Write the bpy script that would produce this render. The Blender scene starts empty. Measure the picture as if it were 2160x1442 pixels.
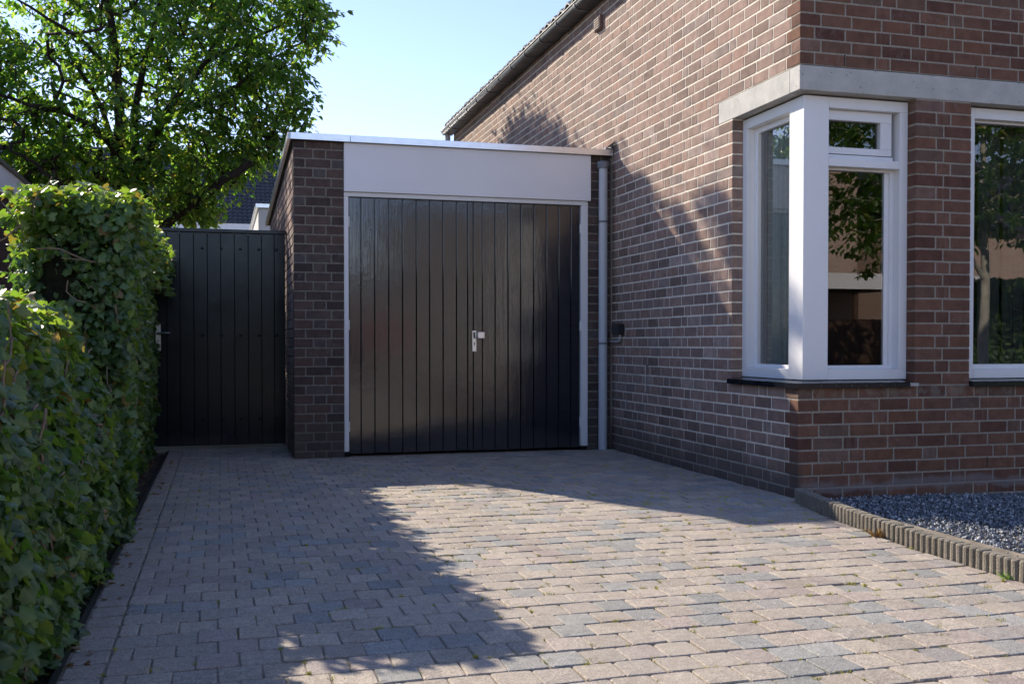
import bpy, math, random
import numpy as np
from mathutils import Vector, Matrix

random.seed(7); rng = np.random.default_rng(11)
sc = bpy.context.scene
R = math.radians

# ------------------------------------------------------------------ camera, sky, sun, exposure
CAM = Vector((-3.159, -5.164, 0.884)); YAW = 0.27633; PITCH = -0.01815; FPX = 2162.0 / 2160.0
cd = bpy.data.cameras.new('camera'); cam = bpy.data.objects.new('camera', cd); sc.collection.objects.link(cam)
cam.location = CAM; cam.rotation_euler = (math.pi / 2 + PITCH, 0, -YAW)
cd.sensor_width = 36; cd.lens = 36 * FPX; cd.shift_y = 42.35 / 2160; cd.clip_start = 0.05; cd.clip_end = 600
cd.dof.use_dof = True; cd.dof.focus_distance = 7.0; cd.dof.aperture_fstop = 22.0
sc.camera = cam

SUN_EL, SUN_AZ = R(31.5), R(-29.05)           # azimuth from +y, negative towards -x
world = bpy.data.worlds.new('World'); sc.world = world; world.use_nodes = True
wn = world.node_tree.nodes
sky = wn.new('ShaderNodeTexSky'); sky.sky_type = 'NISHITA'; sky.sun_disc = False
sky.sun_elevation = SUN_EL; sky.sun_rotation = SUN_AZ; sky.air_density = 1.0; sky.dust_density = 0.05; sky.ozone_density = 2.2
tn_ = wn.new('ShaderNodeMix'); tn_.data_type = 'RGBA'; tn_.blend_type = 'MULTIPLY'; tn_.inputs[0].default_value = 1.0; tn_.inputs[7].default_value = (1.06, .925, 1.02, 1)
world.node_tree.links.new(sky.outputs[0], tn_.inputs[6]); world.node_tree.links.new(tn_.outputs[2], wn['Background'].inputs[0]); wn['Background'].inputs[1].default_value = 0.127
sl = bpy.data.lights.new('sun', 'SUN'); sl.energy = 4.55; sl.angle = R(0.5); sl.color = (1.0, 0.89, 0.74)
so = bpy.data.objects.new('sun', sl); sc.collection.objects.link(so)
sdir = Vector((math.sin(SUN_AZ) * math.cos(SUN_EL), math.cos(SUN_AZ) * math.cos(SUN_EL), math.sin(SUN_EL)))
so.rotation_euler = (-sdir).to_track_quat('-Z', 'Y').to_euler(); so.location = sdir * 30
sc.view_settings.view_transform = 'Standard'; sc.view_settings.look = 'None'; sc.view_settings.gamma = 1
sc.view_settings.exposure = 0.94
sc.cycles.max_bounces = 6; sc.cycles.diffuse_bounces = 3; sc.cycles.glossy_bounces = 3; sc.cycles.transmission_bounces = 3; sc.cycles.transparent_max_bounces = 8; sc.cycles.adaptive_threshold = 0.02; sc.cycles.caustics_reflective = False; sc.cycles.caustics_refractive = False

# ------------------------------------------------------------------ helpers
COL = sc.collection
def link(o, parent=None):
    COL.objects.link(o)
    if parent is not None: o.parent = parent
    return o
def tag(o, label, cat, group=None, kind=None):
    o['label'] = label; o['category'] = cat
    if group: o['group'] = group
    if kind: o['kind'] = kind
    return o
def thing(name, label, cat, loc=(0, 0, 0), group=None):
    o = bpy.data.objects.new(name, None); o.location = loc; o.empty_display_size = 0.2
    link(o); return tag(o, label, cat, group)
def npmesh(name, V, F, col=None, smooth=False):
    """V (n,3), F (m,k) equal-sized faces, col (n,4) stored as a point colour."""
    V = np.asarray(V, np.float32); F = np.asarray(F, np.int32)
    me = bpy.data.meshes.new(name); n, (m, k) = len(V), F.shape
    me.vertices.add(n); me.vertices.foreach_set('co', V.ravel())
    me.loops.add(m * k); me.loops.foreach_set('vertex_index', F.ravel())
    me.polygons.add(m); me.polygons.foreach_set('loop_start', np.arange(0, m * k, k, dtype=np.int32))
    me.polygons.foreach_set('use_smooth', np.full(m, bool(smooth)))
    me.update(calc_edges=True)
    if col is not None:
        a = me.attributes.new('Col', 'FLOAT_COLOR', 'POINT'); a.data.foreach_set('color', np.asarray(col, np.float32).ravel())
    return me
class MB:
    """collects polygons into one mesh"""
    def __init__(s): s.v = []; s.f = []; s.s = []
    def add(s, vs, fs, smooth=False):
        b = len(s.v); s.v += [tuple(v) for v in vs]
        for f in fs: s.f.append(tuple(b + i for i in f)); s.s.append(smooth)
        return s
    def box(s, x0, x1, y0, y1, z0, z1, c=0.0):
        if c <= 0:
            vs = [(x, y, z) for z in (z0, z1) for y in (y0, y1) for x in (x0, x1)]
            return s.add(vs, [(0, 2, 3, 1), (4, 5, 7, 6), (0, 1, 5, 4), (2, 6, 7, 3), (0, 4, 6, 2), (1, 3, 7, 5)])
        v, f = cham(x0, x1, y0, y1, z0, z1, c); return s.add(v, f)
    def tube(s, pts, rad, n=8, cap=True, smooth=True):
        pts = [Vector(p) for p in pts]; rad = rad if isinstance(rad, (list, tuple)) else [rad] * len(pts)
        b = []; prev = None; vs = []; fs = []
        for i, p in enumerate(pts):
            d = (pts[min(i + 1, len(pts) - 1)] - pts[max(i - 1, 0)]).normalized()
            if prev is None:
                a = Vector((0, 0, 1)) if abs(d.z) < .9 else Vector((1, 0, 0)); u = d.cross(a).normalized()
            else:
                u = (prev - d * prev.dot(d)).normalized()
            prev = u; w = d.cross(u)
            for k in range(n):
                t = 2 * math.pi * k / n; vs.append(p + (u * math.cos(t) + w * math.sin(t)) * rad[i])
        for i in range(len(pts) - 1):
            for k in range(n):
                fs.append((i * n + k, i * n + (k + 1) % n, (i + 1) * n + (k + 1) % n, (i + 1) * n + k))
        s.add(vs, fs, smooth)
        if cap:
            s.add(vs[:n], [tuple(range(n - 1, -1, -1))]); s.add(vs[-n:], [tuple(range(n))])
        return s
    def build(s, name, m, parent=None, kind=None, loc=None):
        me = bpy.data.meshes.new(name); me.from_pydata(s.v, [], s.f); me.polygons.foreach_set('use_smooth', s.s); me.update()
        me.materials.append(m); o = bpy.data.objects.new(name, me)
        if loc: o.location = loc
        link(o, parent)
        if kind: o['kind'] = kind
        return o
def cham(x0, x1, y0, y1, z0, z1, c):
    """chamfered box, 24 vertices"""
    P = []; idx = {}
    X, Y, Z = (x0, x1), (y0, y1), (z0, z1)
    for ix in (0, 1):
        for iy in (0, 1):
            for iz in (0, 1):
                x, y, z = X[ix], Y[iy], Z[iz]; sx, sy, sz = (1 - 2 * ix) * c, (1 - 2 * iy) * c, (1 - 2 * iz) * c
                idx[ix, iy, iz, 0] = len(P); P.append((x, y + sy, z + sz))
                idx[ix, iy, iz, 1] = len(P); P.append((x + sx, y, z + sz))
                idx[ix, iy, iz, 2] = len(P); P.append((x + sx, y + sy, z))
    F = []
    cen = Vector(((x0 + x1) / 2, (y0 + y1) / 2, (z0 + z1) / 2))
    def face(l):
        a = [Vector(P[i]) for i in l]; n = (a[1] - a[0]).cross(a[2] - a[0]); m = sum(a, Vector()) / len(a) - cen
        F.append(tuple(l) if n.dot(m) > 0 else tuple(reversed(l)))
    for i in (0, 1):
        face([idx[i, 0, 0, 0], idx[i, 1, 0, 0], idx[i, 1, 1, 0], idx[i, 0, 1, 0]])
        face([idx[0, i, 0, 1], idx[1, i, 0, 1], idx[1, i, 1, 1], idx[0, i, 1, 1]])
        face([idx[0, 0, i, 2], idx[1, 0, i, 2], idx[1, 1, i, 2], idx[0, 1, i, 2]])
    for a in (0, 1):
        for b in (0, 1):
            face([idx[a, b, 0, 0], idx[a, b, 1, 0], idx[a, b, 1, 1], idx[a, b, 0, 1]])
            face([idx[a, 0, b, 0], idx[a, 1, b, 0], idx[a, 1, b, 2], idx[a, 0, b, 2]])
            face([idx[0, a, b, 1], idx[1, a, b, 1], idx[1, a, b, 2], idx[0, a, b, 2]])
            for d in (0, 1): face([idx[a, b, d, 0], idx[a, b, d, 1], idx[a, b, d, 2]])
    return P, F
def cham_tris(*a):
    v, f = cham(*a); t = []
    for q in f:
        t.append((q[0], q[1], q[2]))
        if len(q) == 4: t.append((q[0], q[2], q[3]))
    return np.array(v, np.float32), np.array(t, np.int32)
_cs, _sn = math.cos(YAW), math.sin(YAW)
def view_size(x, y, z, w, h):
    """rough size in the picture of a small thing, 0 when out of view (only used to pick which pieces are separate objects)"""
    d = Vector((x, y, z)) - CAM; r = d.x * _cs - d.y * _sn; f = d.x * _sn + d.y * _cs
    if f < .3: return 0
    u, v = 1080 + 2162 * r / f, 763 - 2162 * (d.z / f - PITCH)
    if u < -20 or u > 2180 or v < -20 or v > 1460: return 0
    return w * h / f ** 2

# ------------------------------------------------------------------ materials
def nt(name):
    m = bpy.data.materials.new(name); m.use_nodes = True; t = m.node_tree; b = t.nodes['Principled BSDF']; return m, t, b
def N(t, typ, **kw):
    n = t.nodes.new(typ)
    for k, v in kw.items():
        if k in n.inputs.keys() if isinstance(k, str) else False: n.inputs[k].default_value = v
        else: setattr(n, k, v)
    return n
def L(t, a, b): t.links.new(a, b)
def math_(t, op, a, b=None, clamp=False):
    n = t.nodes.new('ShaderNodeMath'); n.operation = op; n.use_clamp = clamp
    for i, x in enumerate((a, b)):
        if x is None: continue
        if isinstance(x, (int, float)): n.inputs[i].default_value = x
        else: L(t, x, n.inputs[i])
    return n.outputs[0]
def ramp(t, fac, stops, interp='LINEAR'):
    n = t.nodes.new('ShaderNodeValToRGB'); n.color_ramp.interpolation = interp
    e = n.color_ramp.elements
    while len(e) < len(stops): e.new(0.5)
    for el, (p, c) in zip(e, stops): el.position = p; el.color = (*c, 1) if len(c) == 3 else c
    L(t, fac, n.inputs[0]); return n.outputs[0]
def g(v): return (v, v, v)
def noise(t, scale, detail=3, rough=.55, vec=None, out=0):
    n = t.nodes.new('ShaderNodeTexNoise'); n.inputs['Scale'].default_value = scale; n.inputs['Detail'].default_value = detail; n.inputs['Roughness'].default_value = rough
    if vec is None:
        ge = t.nodes.new('ShaderNodeNewGeometry'); vec = ge.outputs['Position']
    L(t, vec, n.inputs['Vector']); return n.outputs[out]
def mixc(t, fac, a, b, mode='MIX'):
    n = t.nodes.new('ShaderNodeMix'); n.data_type = 'RGBA'; n.blend_type = mode; n.clamp_factor = True
    for sck, x in ((n.inputs[0], fac), (n.inputs[6], a), (n.inputs[7], b)):
        if isinstance(x, (int, float)): sck.default_value = x
        elif isinstance(x, tuple): sck.default_value = (*x, 1) if len(x) == 3 else x
        else: L(t, x, sck)
    return n.outputs[2]
def bump(t, b, h, strength=.3, dist=.01):
    n = t.nodes.new('ShaderNodeBump'); n.inputs['Strength'].default_value = strength; n.inputs['Distance'].default_value = dist
    L(t, h, n.inputs['Height']); L(t, n.outputs[0], b.inputs['Normal'])
def smooth(t, x, lo, hi):
    n = t.nodes.new('ShaderNodeMapRange'); n.interpolation_type = 'SMOOTHSTEP'
    n.inputs[1].default_value = lo; n.inputs[2].default_value = hi; L(t, x, n.inputs[0]); return n.outputs[0]
def pos(t):
    ge = t.nodes.new('ShaderNodeNewGeometry'); s = t.nodes.new('ShaderNodeSeparateXYZ'); L(t, ge.outputs['Position'], s.inputs[0]); return ge.outputs['Position'], s.outputs
def plain(name, col, rough=.6, metal=0., spec=.5, nscale=30, namt=.12, bstr=.15, bdist=.002):
    m, t, b = nt(name)
    f = noise(t, nscale, 4); lo = tuple(c * (1 - namt) for c in col); hi = tuple(min(1, c * (1 + namt)) for c in col)
    L(t, ramp(t, f, [(.3, lo), (.7, hi)]), b.inputs['Base Color'])
    b.inputs['Roughness'].default_value = rough; b.inputs['Metallic'].default_value = metal; b.inputs['Specular IOR Level'].default_value = spec
    if bstr: bump(t, b, noise(t, nscale * 6, 3), bstr, bdist)
    return m
def per_piece(t, joined):
    if joined:
        a = t.nodes.new('ShaderNodeAttribute'); a.attribute_name = 'Col'; c = a.outputs['Color']
    else:
        a = t.nodes.new('ShaderNodeObjectInfo'); c = a.outputs['Color']
    s = t.nodes.new('ShaderNodeSeparateColor'); L(t, c, s.inputs[0]); return s.outputs
def ground_dirt(t, col, dark=(.075, .068, .058), top=.34, house=True):
    """splash dirt and lime bloom on the lowest courses"""
    P, xyz = pos(t)
    n1 = noise(t, 3.2, 5, .65); n2 = noise(t, 9, 5, .7)
    if house:
        sidew = smooth(t, xyz[0], .05, -.01)                       # the wall beside the drive is dirtier
        h = math_(t, 'ADD', xyz[2], math_(t, 'MULTIPLY', math_(t, 'SUBTRACT', n1, .5), .30))
        f = math_(t, 'MULTIPLY', smooth(t, h, top, .05), .82); f = math_(t, 'MULTIPLY', f, sidew)
        col = mixc(t, f, col, dark)
        # lime bloom near the downpipe corner
        near = smooth(t, xyz[1], 1.7, 2.75); zz = math_(t, 'MULTIPLY', smooth(t, xyz[2], .95, .5), smooth(t, xyz[2], .12, .32))
        bl = math_(t, 'MULTIPLY', math_(t, 'MULTIPLY', near, zz), smooth(t, n2, .45, .68))
        bl = math_(t, 'MULTIPLY', bl, .55); col = mixc(t, bl, col, (.30, .29, .29))
        # lime tide mark on the front's bottom course
        fr = math_(t, 'SUBTRACT', 1.0, sidew); q = math_(t, 'ADD', xyz[2], math_(t, 'MULTIPLY', math_(t, 'SUBTRACT', noise(t, 6, 3), .5), .12))
        tide = math_(t, 'MULTIPLY', smooth(t, q, .015, .045), smooth(t, q, .10, .07)); tide = math_(t, 'MULTIPLY', math_(t, 'MULTIPLY', tide, fr), .5)
        col = mixc(t, tide, col, (.24, .22, .22))
        # rain wash under the sill
        w = math_(t, 'MULTIPLY', math_(t, 'MULTIPLY', smooth(t, xyz[2], .53, .60), smooth(t, xyz[2], .66, .63)), smooth(t, n2, .48, .62))
        col = mixc(t, math_(t, 'MULTIPLY', w, .4), col, (.26, .24, .20))
    else:
        h = math_(t, 'ADD', xyz[2], math_(t, 'MULTIPLY', math_(t, 'SUBTRACT', n1, .5), .5))
        col = mixc(t, math_(t, 'MULTIPLY', smooth(t, h, .45, .0), .6), col, dark)
    return col
def brick_mat(name, joined, stops, house=True, lich=0.):
    m, t, b = nt(name); rnd, hdr, st = per_piece(t, joined)[:3]
    P, xyz = pos(t)
    col = ramp(t, rnd, stops)
    f1 = noise(t, 420, 2, .6); col = mixc(t, 1.0, col, ramp(t, f1, [(.30, g(.72)), (.52, g(1.0)), (.72, g(1.30))]), 'MULTIPLY')
    f2 = noise(t, 14, 4); col = mixc(t, 1.0, col, ramp(t, f2, [(.3, g(.76)), (.7, g(1.2))]), 'MULTIPLY')
    # header ends show drag marks, streaked up and down
    cv = t.nodes.new('ShaderNodeCombineXYZ'); L(t, math_(t, 'MULTIPLY', math_(t, 'ADD', xyz[0], xyz[1]), 55.), cv.inputs[0]); L(t, math_(t, 'MULTIPLY', xyz[2], 2.5), cv.inputs[1]); L(t, math_(t, 'MULTIPLY', rnd, 40.), cv.inputs[2])
    s1 = noise(t, 1.0, 2, .5, cv.outputs[0]); s1 = smooth(t, s1, .46, .60)
    col = mixc(t, math_(t, 'MULTIPLY', math_(t, 'MULTIPLY', s1, hdr), .42), col, (.36, .27, .23))
    # a few bricks carry a pale or dark face
    n3 = noise(t, 26, 4, .7)
    col = mixc(t, math_(t, 'MULTIPLY', math_(t, 'MULTIPLY', smooth(t, n3, .50, .66), st), .32), col, (.22, .18, .17))
    if lich:
        n4 = noise(t, 30, 5, .75); col = mixc(t, math_(t, 'MULTIPLY', smooth(t, n4, .58, .72), lich), col, (.12, .12, .075))
        n5 = noise(t, 130, 2, .6); col = mixc(t, math_(t, 'MULTIPLY', smooth(t, n5, .70, .76), .7), col, (.45, .45, .43))
    col = ground_dirt(t, col, house=house)
    L(t, col, b.inputs['Base Color']); b.inputs['Roughness'].default_value = .9; b.inputs['Specular IOR Level'].default_value = .25
    bump(t, b, math_(t, 'ADD', noise(t, 300, 3, .65), math_(t, 'MULTIPLY', noise(t, 40, 4, .6), 1.2)), .55, .003)
    return m
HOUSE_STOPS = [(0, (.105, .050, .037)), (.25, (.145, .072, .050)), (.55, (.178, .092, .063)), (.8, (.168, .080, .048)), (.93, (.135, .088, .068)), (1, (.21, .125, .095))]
SIDE_STOPS = [(0, (.185, .128, .105)), (.25, (.26, .178, .146)), (.55, (.325, .226, .186)), (.8, (.315, .20, .155)), (.93, (.235, .182, .160)), (1, (.40, .295, .25))]  # side wall palette: paler by weathering, plus sunlight put into the colour
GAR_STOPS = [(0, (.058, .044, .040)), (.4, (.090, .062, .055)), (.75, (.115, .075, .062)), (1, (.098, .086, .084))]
M_BRICK = brick_mat('house brick', False, HOUSE_STOPS); M_SBRICK = brick_mat('sun brightened weathered side brick', False, SIDE_STOPS); M_SBRICKJ = brick_mat('sun brightened weathered side brick far', True, SIDE_STOPS); M_BRICKJ = brick_mat('house brick far', True, HOUSE_STOPS)
M_GBRICK = brick_mat('garage brick', False, GAR_STOPS, False, .75); M_GBRICKJ = brick_mat('garage brick side', True, SIDE_STOPS, False, .1)  # garage side wall shares the sun-brightened side palette
def mortar_mat(name, col, house=True, amt=.25):
    m, t, b = nt(name); f = noise(t, 60, 5, .7); c = ramp(t, f, [(.3, tuple(x * (1 - amt) for x in col)), (.7, tuple(x * (1 + amt) for x in col))])
    f2 = noise(t, 500, 2); c = mixc(t, 1., c, ramp(t, f2, [(.35, g(.75)), (.65, g(1.25))]), 'MULTIPLY')
    c = ground_dirt(t, c, dark=(.10, .092, .08), house=house); L(t, c, b.inputs['Base Color']); b.inputs['Roughness'].default_value = .95; b.inputs['Specular IOR Level'].default_value = .2
    bump(t, b, noise(t, 380, 3, .7), .8, .003); return m
M_MORT = mortar_mat('mortar', (.31, .275, .225)); M_SMORT = mortar_mat('sun brightened side mortar', (.74, .68, .57)); M_GMORT = mortar_mat('garage mortar', (.21, .19, .16), False, .4)  # side mortar is the front's with sunlight put into its colour
def concrete_mat():
    m, t, b = nt('cast concrete'); f = noise(t, 7, 6, .65); c = ramp(t, f, [(.3, (.40, .39, .36)), (.7, (.55, .53, .49))])
    f2 = noise(t, 330, 2, .7); c = mixc(t, 1., c, ramp(t, f2, [(.28, g(.55)), (.5, g(1.0)), (.75, g(1.3))]), 'MULTIPLY')
    v = t.nodes.new('ShaderNodeTexVoronoi'); v.inputs['Scale'].default_value = 36; ge = t.nodes.new('ShaderNodeNewGeometry'); L(t, ge.outputs['Position'], v.inputs['Vector'])
    hole = math_(t, 'MULTIPLY', math_(t, 'LESS_THAN', v.outputs['Distance'], .13), smooth(t, noise(t, 11, 2), .5, .6))
    c = mixc(t, hole, c, (.05, .048, .045)); L(t, c, b.inputs['Base Color']); b.inputs['Roughness'].default_value = .9
    bump(t, b, math_(t, 'SUBTRACT', noise(t, 250, 4, .7), math_(t, 'MULTIPLY', hole, 2.)), .5, .003); return m
M_CONC = concrete_mat()
def white_mat(name, col=(.80, .80, .80), rough=.32):
    m, t, b = nt(name); f = noise(t, 2.2, 4); L(t, ramp(t, f, [(.3, tuple(c * .95 for c in col)), (.7, col)]), b.inputs['Base Color'])
    b.inputs['Roughness'].default_value = rough; bump(t, b, noise(t, 90, 3), .06, .001); return m
M_WHITE = white_mat('white window paint'); M_FASCIA = white_mat('white fascia board', (.80, .79, .80), .45); M_DFRAME = white_mat('white door frame', (.76, .75, .74), .45)
M_PVC = white_mat('grey pvc pipe', (.50, .52, .55), .4); M_PVCD = plain('dark grey pvc', (.16, .17, .18), .5)
def paint_mat(name, base, rough, ior, bstr, vs=1.0):
    """glossy dark paint over wood grain"""
    m, t, b = nt(name); P, xyz = pos(t)
    cv = t.nodes.new('ShaderNodeCombineXYZ'); L(t, math_(t, 'MULTIPLY', xyz[0], 42. * vs), cv.inputs[0]); L(t, math_(t, 'MULTIPLY', xyz[1], 42.), cv.inputs[1]); L(t, math_(t, 'MULTIPLY', xyz[2], 3.2), cv.inputs[2])
    gr = noise(t, 1.0, 5, .6, cv.outputs[0]); w = noise(t, 11, 3); fine = noise(t, 110, 3)
    c = ramp(t, noise(t, 5, 4), [(.3, tuple(c * .8 for c in base)), (.7, tuple(c * 1.2 for c in base))])
    dz_ = math_(t, 'ADD', xyz[2], math_(t, 'MULTIPLY', noise(t, 7, 4), .22)); c = mixc(t, math_(t, 'MULTIPLY', smooth(t, dz_, .30, .08), .35), c, (.07, .065, .06))      # dust splashed up from the paving
    c = mixc(t, math_(t, 'MULTIPLY', smooth(t, noise(t, 60, 3, .7), .70, .74), .3), c, (.10, .095, .09)); L(t, c, b.inputs['Base Color'])
    L(t, ramp(t, noise(t, 6, 4), [(.3, g(rough * .85)), (.7, g(rough * 1.3))]), b.inputs['Roughness']); b.inputs['IOR'].default_value = ior
    hgt = math_(t, 'ADD', math_(t, 'MULTIPLY', gr, 1.0), math_(t, 'ADD', math_(t, 'MULTIPLY', w, 1.2), math_(t, 'MULTIPLY', fine, .25)))
    bump(t, b, hgt, bstr, .004); return m
M_DOOR = paint_mat('black gloss door paint', (.005, .009, .016), .10, 1.80, .15)
M_GATE = paint_mat('black satin gate paint', (.004, .007, .012), .20, 1.42, .10)
M_ALU = plain('brushed aluminium', (.78, .79, .80), .30, 1.0, .5, 14, .06, .05)
M_STEEL = plain('satin stainless steel', (.62, .62, .60), .32, 1.0, .5, 40, .1, .05)
M_ZINC = plain('weathered zinc', (.085, .09, .095), .48, .35, .5, 6, .4, .2)
M_ZINCL = plain('bright zinc lip', (.30, .30, .28), .45, .5, .5, 9, .2, .1)
M_BRKT = plain('zinc bracket', (.16, .165, .17), .5, .3, .5, 9, .3, .1); M_BLACK = plain('black plastic', (.012, .012, .013), .45); M_VOID = plain('dark cavity', (.004, .004, .004), 1.0, bstr=0)
M_RTILE = plain('dark roof tile', (.042, .046, .055), .55, 0, .5, 8, .35, .4, .004)
M_SILL = plain('black glazed sill tile', (.012, .014, .018), .16, 0, .6, 30, .3, .08)
M_GROUT = plain('pale sill grout', (.42, .40, .36), .9)
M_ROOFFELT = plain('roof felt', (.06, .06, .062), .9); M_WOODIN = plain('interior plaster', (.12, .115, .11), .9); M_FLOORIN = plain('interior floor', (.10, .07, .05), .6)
M_SOIL = plain('dry soil', (.105, .082, .064), 1.0, 0, .1, 18, .5, .9, .02)
M_GROUND = plain('bare ground', (.14, .125, .08), 1.0, 0, .1, 1.5, .4, .4)
M_CLINK = plain('clinker street', (.27, .20, .165), .9, 0, .3, 20, .25, .4); M_FLAG = plain('grey paving flags', (.38, .36, .33), .9, 0, .3, 12, .15, .3)
def sand_mat():
    m, t, b = nt('joint sand'); f = noise(t, 8, 5, .7); c = ramp(t, f, [(.30, (.07, .058, .045)), (.5, (.24, .20, .15)), (.62, (.30, .25, .19)), (.75, (.18, .17, .06))])
    L(t, c, b.inputs['Base Color']); b.inputs['Roughness'].default_value = 1; bump(t, b, noise(t, 260, 3), .8, .004); return m
M_SAND = sand_mat()
def paver_mat(name, joined):
    m, t, b = nt(name); rnd, tint, st = per_piece(t, joined)[:3]
    c = ramp(t, rnd, [(0, (.275, .272, .258)), (.17, (.315, .308, .288)), (.20, (.345, .285, .255)), (.27, (.37, .312, .272)), (.32, (.375, .322, .270)), (.62, (.405, .350, .288)), (.80, (.385, .328, .276)), (.84, (.35, .31, .268)), (1, (.37, .322, .272))])
    tn = t.nodes.new('ShaderNodeMapRange'); tn.inputs[3].default_value = .89; tn.inputs[4].default_value = 1.09; L(t, tint, tn.inputs[0])
    c = mixc(t, 1., c, tn.outputs[0], 'MULTIPLY')
    n1 = noise(t, 30, 4, .6); c = mixc(t, 1., c, ramp(t, n1, [(.3, g(.78)), (.7, g(1.04))]), 'MULTIPLY')
    n2 = noise(t, 190, 2, .6); c = mixc(t, 1., c, ramp(t, n2, [(.28, g(.28)), (.40, g(.88)), (.58, g(1.06)), (.72, g(1.6))]), 'MULTIPLY')
    v = t.nodes.new('ShaderNodeTexVoronoi'); v.inputs['Scale'].default_value = 105; ge = t.nodes.new('ShaderNodeNewGeometry'); L(t, ge.outputs['Position'], v.inputs['Vector'])
    sp = math_(t, 'MULTIPLY', math_(t, 'LESS_THAN', v.outputs['Distance'], .17), smooth(t, noise(t, 40, 2), .5, .56)); c = mixc(t, math_(t, 'MULTIPLY', sp, .8), c, (.62, .60, .56))
    n4 = noise(t, 1.3, 5, .6); c = mixc(t, math_(t, 'MULTIPLY', smooth(t, n4, .52, .70), .35), c, (.30, .275, .235))
    n5 = noise(t, 2.6, 5, .7); c = mixc(t, 1., c, ramp(t, n5, [(.30, g(.80)), (.46, g(1.0)), (.7, g(1.06))]), 'MULTIPLY')
    L(t, c, b.inputs['Base Color']); b.inputs['Roughness'].default_value = .85; b.inputs['Specular IOR Level'].default_value = .35
    bump(t, b, math_(t, 'ADD', noise(t, 260, 3, .7), math_(t, 'MULTIPLY', noise(t, 45, 3), 1.3)), .6, .003); return m
M_PAVE = paver_mat('concrete paver', False); M_PAVEJ = paver_mat('concrete paver far', True)
def edging_mat():
    m, t, b = nt('exposed concrete edging'); c = ramp(t, noise(t, 9, 5), [(.3, (.16, .14, .11)), (.7, (.27, .24, .19))]); c = mixc(t, 1., c, ramp(t, noise(t, 230, 2, .7), [(.3, g(.5)), (.5, g(1)), (.7, g(1.5))]), 'MULTIPLY')
    L(t, c, b.inputs['Base Color']); b.inputs['Roughness'].default_value = .95; bump(t, b, noise(t, 200, 4, .7), 1., .006); return m
M_EDGE = edging_mat()
def gravel_mat():
    m, t, b = nt('slate chippings'); rnd, a2, a3 = per_piece(t, True)[:3]
    c = ramp(t, rnd, [(0, (.06, .075, .095)), (.5, (.15, .17, .195)), (.82, (.26, .275, .295)), (.92, (.48, .48, .48)), (1, (.66, .65, .64))])
    L(t, c, b.inputs['Base Color']); b.inputs['Roughness'].default_value = .55; return m
M_GRAV = gravel_mat()
def vein(t, c):
    a = t.nodes.new('ShaderNodeAttribute'); a.attribute_name = 'vein'; f = math_(t, 'POWER', a.outputs['Fac'], 2.2)
    return mixc(t, math_(t, 'MULTIPLY', f, .55), c, (.20, .26, .12))
def leaf_mat(name, stops, tr, trf, rough=.45, spec=.5):
    m, t, b = nt(name); rnd, a2, a3 = per_piece(t, True)[:3]
    c = vein(t, ramp(t, rnd, stops)); L(t, c, b.inputs['Base Color']); b.inputs['Roughness'].default_value = rough; b.inputs['Specular IOR Level'].default_value = spec
    tl = t.nodes.new('ShaderNodeBsdfTranslucent'); tc = ramp(t, rnd, tr); L(t, tc, tl.inputs[0])
    mx = t.nodes.new('ShaderNodeMixShader'); mx.inputs[0].default_value = trf; L(t, b.outputs[0], mx.inputs[1]); L(t, tl.outputs[0], mx.inputs[2])
    L(t, mx.outputs[0], t.nodes['Material Output'].inputs['Surface']); return m
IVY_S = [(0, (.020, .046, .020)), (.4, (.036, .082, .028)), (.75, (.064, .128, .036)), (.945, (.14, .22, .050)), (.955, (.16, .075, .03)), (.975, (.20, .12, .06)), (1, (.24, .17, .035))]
IVY_T = [(0, (.12, .30, .03)), (.5, (.24, .46, .03)), (.9, (.50, .68, .06)), (.955, (.35, .14, .03)), (1, (.5, .33, .05))]
M_IVY = leaf_mat('ivy leaf', IVY_S, IVY_T, .36, .44)
def obj_leaf(src_name, S, T, f):
    m, t, b = nt(src_name); rnd = per_piece(t, False)[0]
    L(t, vein(t, ramp(t, rnd, S)), b.inputs['Base Color']); b.inputs['Roughness'].default_value = .46
    tl = t.nodes.new('ShaderNodeBsdfTranslucent'); L(t, ramp(t, rnd, T), tl.inputs[0])
    mx = t.nodes.new('ShaderNodeMixShader'); mx.inputs[0].default_value = f; L(t, b.outputs[0], mx.inputs[1]); L(t, tl.outputs[0], mx.inputs[2]); L(t, mx.outputs[0], t.nodes['Material Output'].inputs['Surface']); return m
M_IVYO = obj_leaf('ivy leaf near', IVY_S, IVY_T, .36)
CH_S = [(0, (.030, .066, .025)), (.5, (.050, .104, .034)), (.9, (.075, .140, .042)), (1, (.15, .16, .04))]
CH_T = [(0, (.13, .34, .03)), (.5, (.25, .48, .04)), (.92, (.46, .64, .07)), (1, (.60, .50, .06))]
M_CHERRY = leaf_mat('cherry leaf', CH_S, CH_T, .54, .42); M_CHERRYO = obj_leaf('cherry leaf near', CH_S, CH_T, .54)
M_BARK = plain('dark cherry bark', (.040, .030, .025), .95, 0, .3, 20, .4, .9, .02); M_STEM = plain('ivy stem', (.20, .145, .10), .9, 0, .2, 40, .3, .4)
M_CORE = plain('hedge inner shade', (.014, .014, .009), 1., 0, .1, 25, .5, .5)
M_MOSS = plain('joint moss', (.44, .42, .06), .95, 0, .1, 80, .4, .3); M_WEED = plain('dry weed', (.34, .20, .07), .9, 0, .2, 80, .3, .2); M_GREEN = plain('green weed', (.16, .30, .03), .7)
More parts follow.
